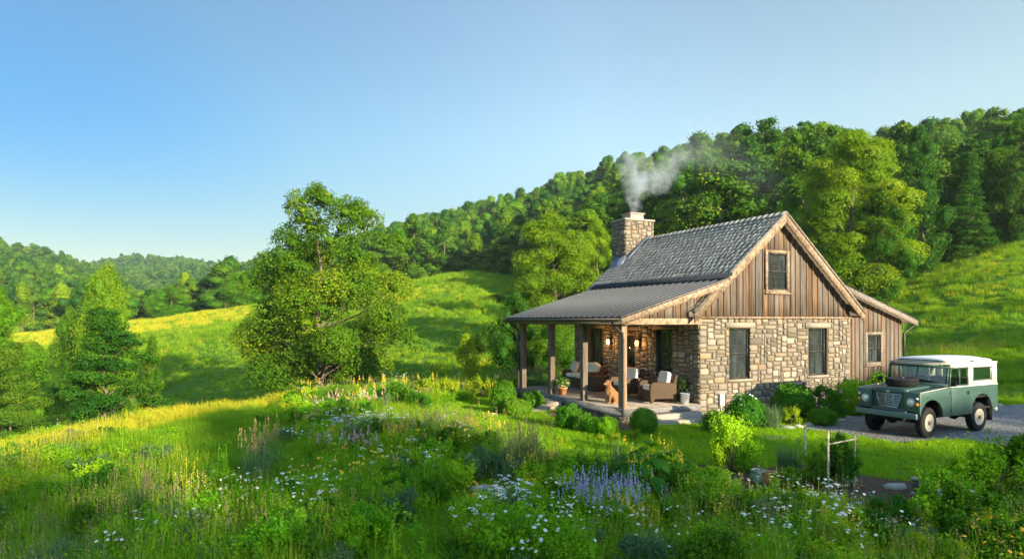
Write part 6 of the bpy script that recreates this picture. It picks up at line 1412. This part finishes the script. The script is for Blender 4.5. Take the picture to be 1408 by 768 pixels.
bed('daisy', 'daisy_plant', 'white daisy clump', 'at the bottom right of the middle', 1050, 1250, 760, 805, 11)
bed('yarrow', 'yarrow_plant', 'white yarrow clump', 'beside the stepping stone', 668, 725, 700, 725, 5)
bed('daisy', 'daisy_plant', 'white daisy clump', 'in the left meadow', 365, 470, 690, 735, 9, skew=-10)
bed('daisy', 'daisy_plant', 'white daisy clump', 'right of the orange flowers', 545, 610, 650, 672, 5)
bed('yarrow', 'yarrow_plant', 'pale yarrow clump', 'on the knoll below the rim', 455, 560, 596, 610, 7)
bed('daisy', 'daisy_plant', 'small daisy clump', 'below the knoll rim on the left', 395, 470, 612, 650, 5)
bed('daisy', 'daisy_plant', 'sparse daisy clump', 'in the lower left grass', 260, 345, 670, 745, 6)
bed('daisy', 'daisy_plant', 'white daisy clump', 'near the bottom of the mown path', 150, 230, 755, 790, 2)
bed('lavender', 'lavender_plant', 'lavender clump', 'with violet spikes in the foreground', 785, 880, 735, 752, 6, 1.0)
bed('lavender', 'lavender_plant', 'back lavender clump', 'behind the front lavender row', 795, 885, 712, 722, 5, 1.0)
bed('gold', 'goldenrod_plant', 'yellow goldenrod clump', 'left of the lawn tip', 528, 560, 632, 645, 3)
bed('yellow_daisy', 'yellow_flower_plant', 'yellow flower clump', 'between the pink spikes and the lawn', 562, 640, 622, 640, 5)
bed('orange', 'orange_flower_plant', 'orange flower clump', 'in the middle of the meadow', 455, 490, 646, 656, 3)
bed('orange', 'orange_flower_plant', 'orange flower clump', 'at the foot of the white yarrow', 640, 680, 712, 725, 3)
bed('pink', 'pink_flower_plant', 'pink spiked clump', 'above the orange flowers', 488, 518, 636, 646, 3)
bed('pink', 'pink_flower_plant', 'pale pink clump', 'along the sunlit knoll rim', 425, 525, 563, 575, 9, .9, skew=-14)
bed('pink', 'pink_flower_plant', 'pale pink clump', 'in front of the yellow bushes on the rim', 560, 600, 549, 554, 3, .8)
bed('pink', 'pink_flower_plant', 'pink topped clump', 'at the left tip of the lawn', 560, 590, 610, 620, 3, .9)
bed('yellow_daisy', 'yellow_flower_plant', 'small yellow flower clump', 'in the left meadow grass', 400, 540, 655, 700, 7)
bed('pink', 'pink_flower_plant', 'scattered pink clump', 'on the slope under the rim', 430, 560, 592, 640, 7, .85)
bed('gold', 'golden_weed', 'golden weed clump', 'along the left tip of the lawn', 600, 690, 606, 622, 6, .8)
bed('pink', 'pink_flower_plant', 'salmon pink clump', 'below the tan grasses', 706, 722, 662, 668, 2, .6)
bed('gold', 'golden_weed', 'golden weed clump', 'between tan grasses and lavender', 722, 765, 655, 672, 4, .8)
bed('seed', 'tall_grass_clump', 'tall tan seeding grass clump', 'at the lawn edge', 700, 746, 650, 664, 6, .85, 'grass clump')
bed('seed', 'tall_grass_clump', 'tan seeding grass clump', 'above the yellow flowers', 560, 650, 606, 618, 6, .75, 'grass clump')
bed('seed', 'tall_grass_clump', 'golden seeding grass clump', 'in the left meadow', 345, 375, 655, 672, 3, .8, 'grass clump')
bed('seed', 'tall_grass_clump', 'short golden grass clump', 'in the lower left grass', 180, 240, 715, 745, 3, .7, 'grass clump')
bed('gold', 'golden_weed', 'golden weed clump', 'in front of the right corner thicket', 1338, 1356, 770, 780, 2, .8)
bed('yellow_daisy', 'yellow_flower_plant', 'yellow flower clump', 'in the bottom right corner', 1360, 1400, 795, 815, 3)
bed('seed', 'tall_grass_clump', 'sunlit tall grass clump', 'behind the far end of the porch', 672, 790, 531, 536, 12, .75, 'grass clump')
bed('gold', 'golden_weed', 'sunlit weed clump', 'beside the sapling on the rim', 575, 700, 545, 550, 10, .7, 'weeds')

# ------------------------------------------------------------------ smoke from the chimney, and the air
def smoke():
    m = N('smoke'); tc = m.n('ShaderNodeTexCoord').outputs['Object']
    nz = m.noise(.95, tc, 5, .62, out='Color', dist=.3); off = m.n('ShaderNodeVectorMath', {0: nz, 1: (.5, .5, .5)}, operation='SUBTRACT').outputs[0]
    off = m.n('ShaderNodeVectorMath', {0: off, 'Scale': 1.15}, operation='SCALE').outputs[0]; v = m.n('ShaderNodeVectorMath', {0: tc, 1: off}, operation='ADD').outputs[0]
    acc = None
    for (x, z, r_, d) in ((0, .0, .22, 5), (-.02, .45, .34, 4.4), (.05, .95, .46, 3.0), (.35, 1.25, .55, 2.6), (-.05, 1.5, .5, 2.2), (.85, 1.35, .6, 2.0), (-.15, 2.0, .48, 1.7), (1.3, 1.7, .62, 1.5), (1.7, 2.3, .6, 1.1), (.45, 2.0, .5, .9), (2.3, 2.4, .7, .40), (2.9, 2.2, .8, .22), (3.0, 3.0, .8, .16), (3.8, 2.4, .9, .12), (4.6, 1.9, .9, .10), (5.3, 1.2, .9, .06), (2.2, 3.3, .7, .12)):
        ds = m.n('ShaderNodeVectorMath', {0: v, 1: (x, 0, z)}, operation='DISTANCE').outputs['Value']
        q = m.n('ShaderNodeMapRange', {'Value': ds, 'From Min': 0.0, 'From Max': r_*1.25, 'To Min': d, 'To Max': 0.0}, interpolation_type='SMOOTHSTEP').outputs[0]
        acc = q if acc is None else m.math('ADD', acc, q)
    n2 = m.noise(2.6, tc, 5, .65); den = m.math('MULTIPLY', acc, m.ramp(n2, [(.36, (.05,.05,.05)), (.66, (1,1,1))]))
    pv = m.n('ShaderNodeVolumePrincipled', {'Color': (.84, .88, .95, 1), 'Density': m.math('MULTIPLY', den, .85), 'Anisotropy': .2})
    o = m.n('ShaderNodeOutputMaterial'); m.t.links.new(pv.outputs[0], o.inputs['Volume']); return m.m
sm = MB(); sm.box(-1.3, 6.8, -1.3, 1.3, -.12, 4.6); base = hw((cu0+cu1)/2+.03, (cv0+cv1)/2, cz+.36)
so = sm.build('smoke', smoke(), loc=base); tag(so, kind='stuff'); so.data.materials[0].cycles.volume_step_rate = .35 if hasattr(so.data.materials[0].cycles, 'volume_step_rate') else 1
hz = N('haze'); pv = hz.n('ShaderNodeVolumePrincipled', {'Color': (.70, .82, 1.0, 1), 'Density': .00018, 'Anisotropy': .1}); o_ = hz.n('ShaderNodeOutputMaterial'); hz.t.links.new(pv.outputs[0], o_.inputs['Volume'])
HAZE = True
if HAZE:
    hb = MB(); hb.box(-1750, 1750, -1750, 1750, -14, 135); tag(hb.build('haze', hz.m), kind='stuff')
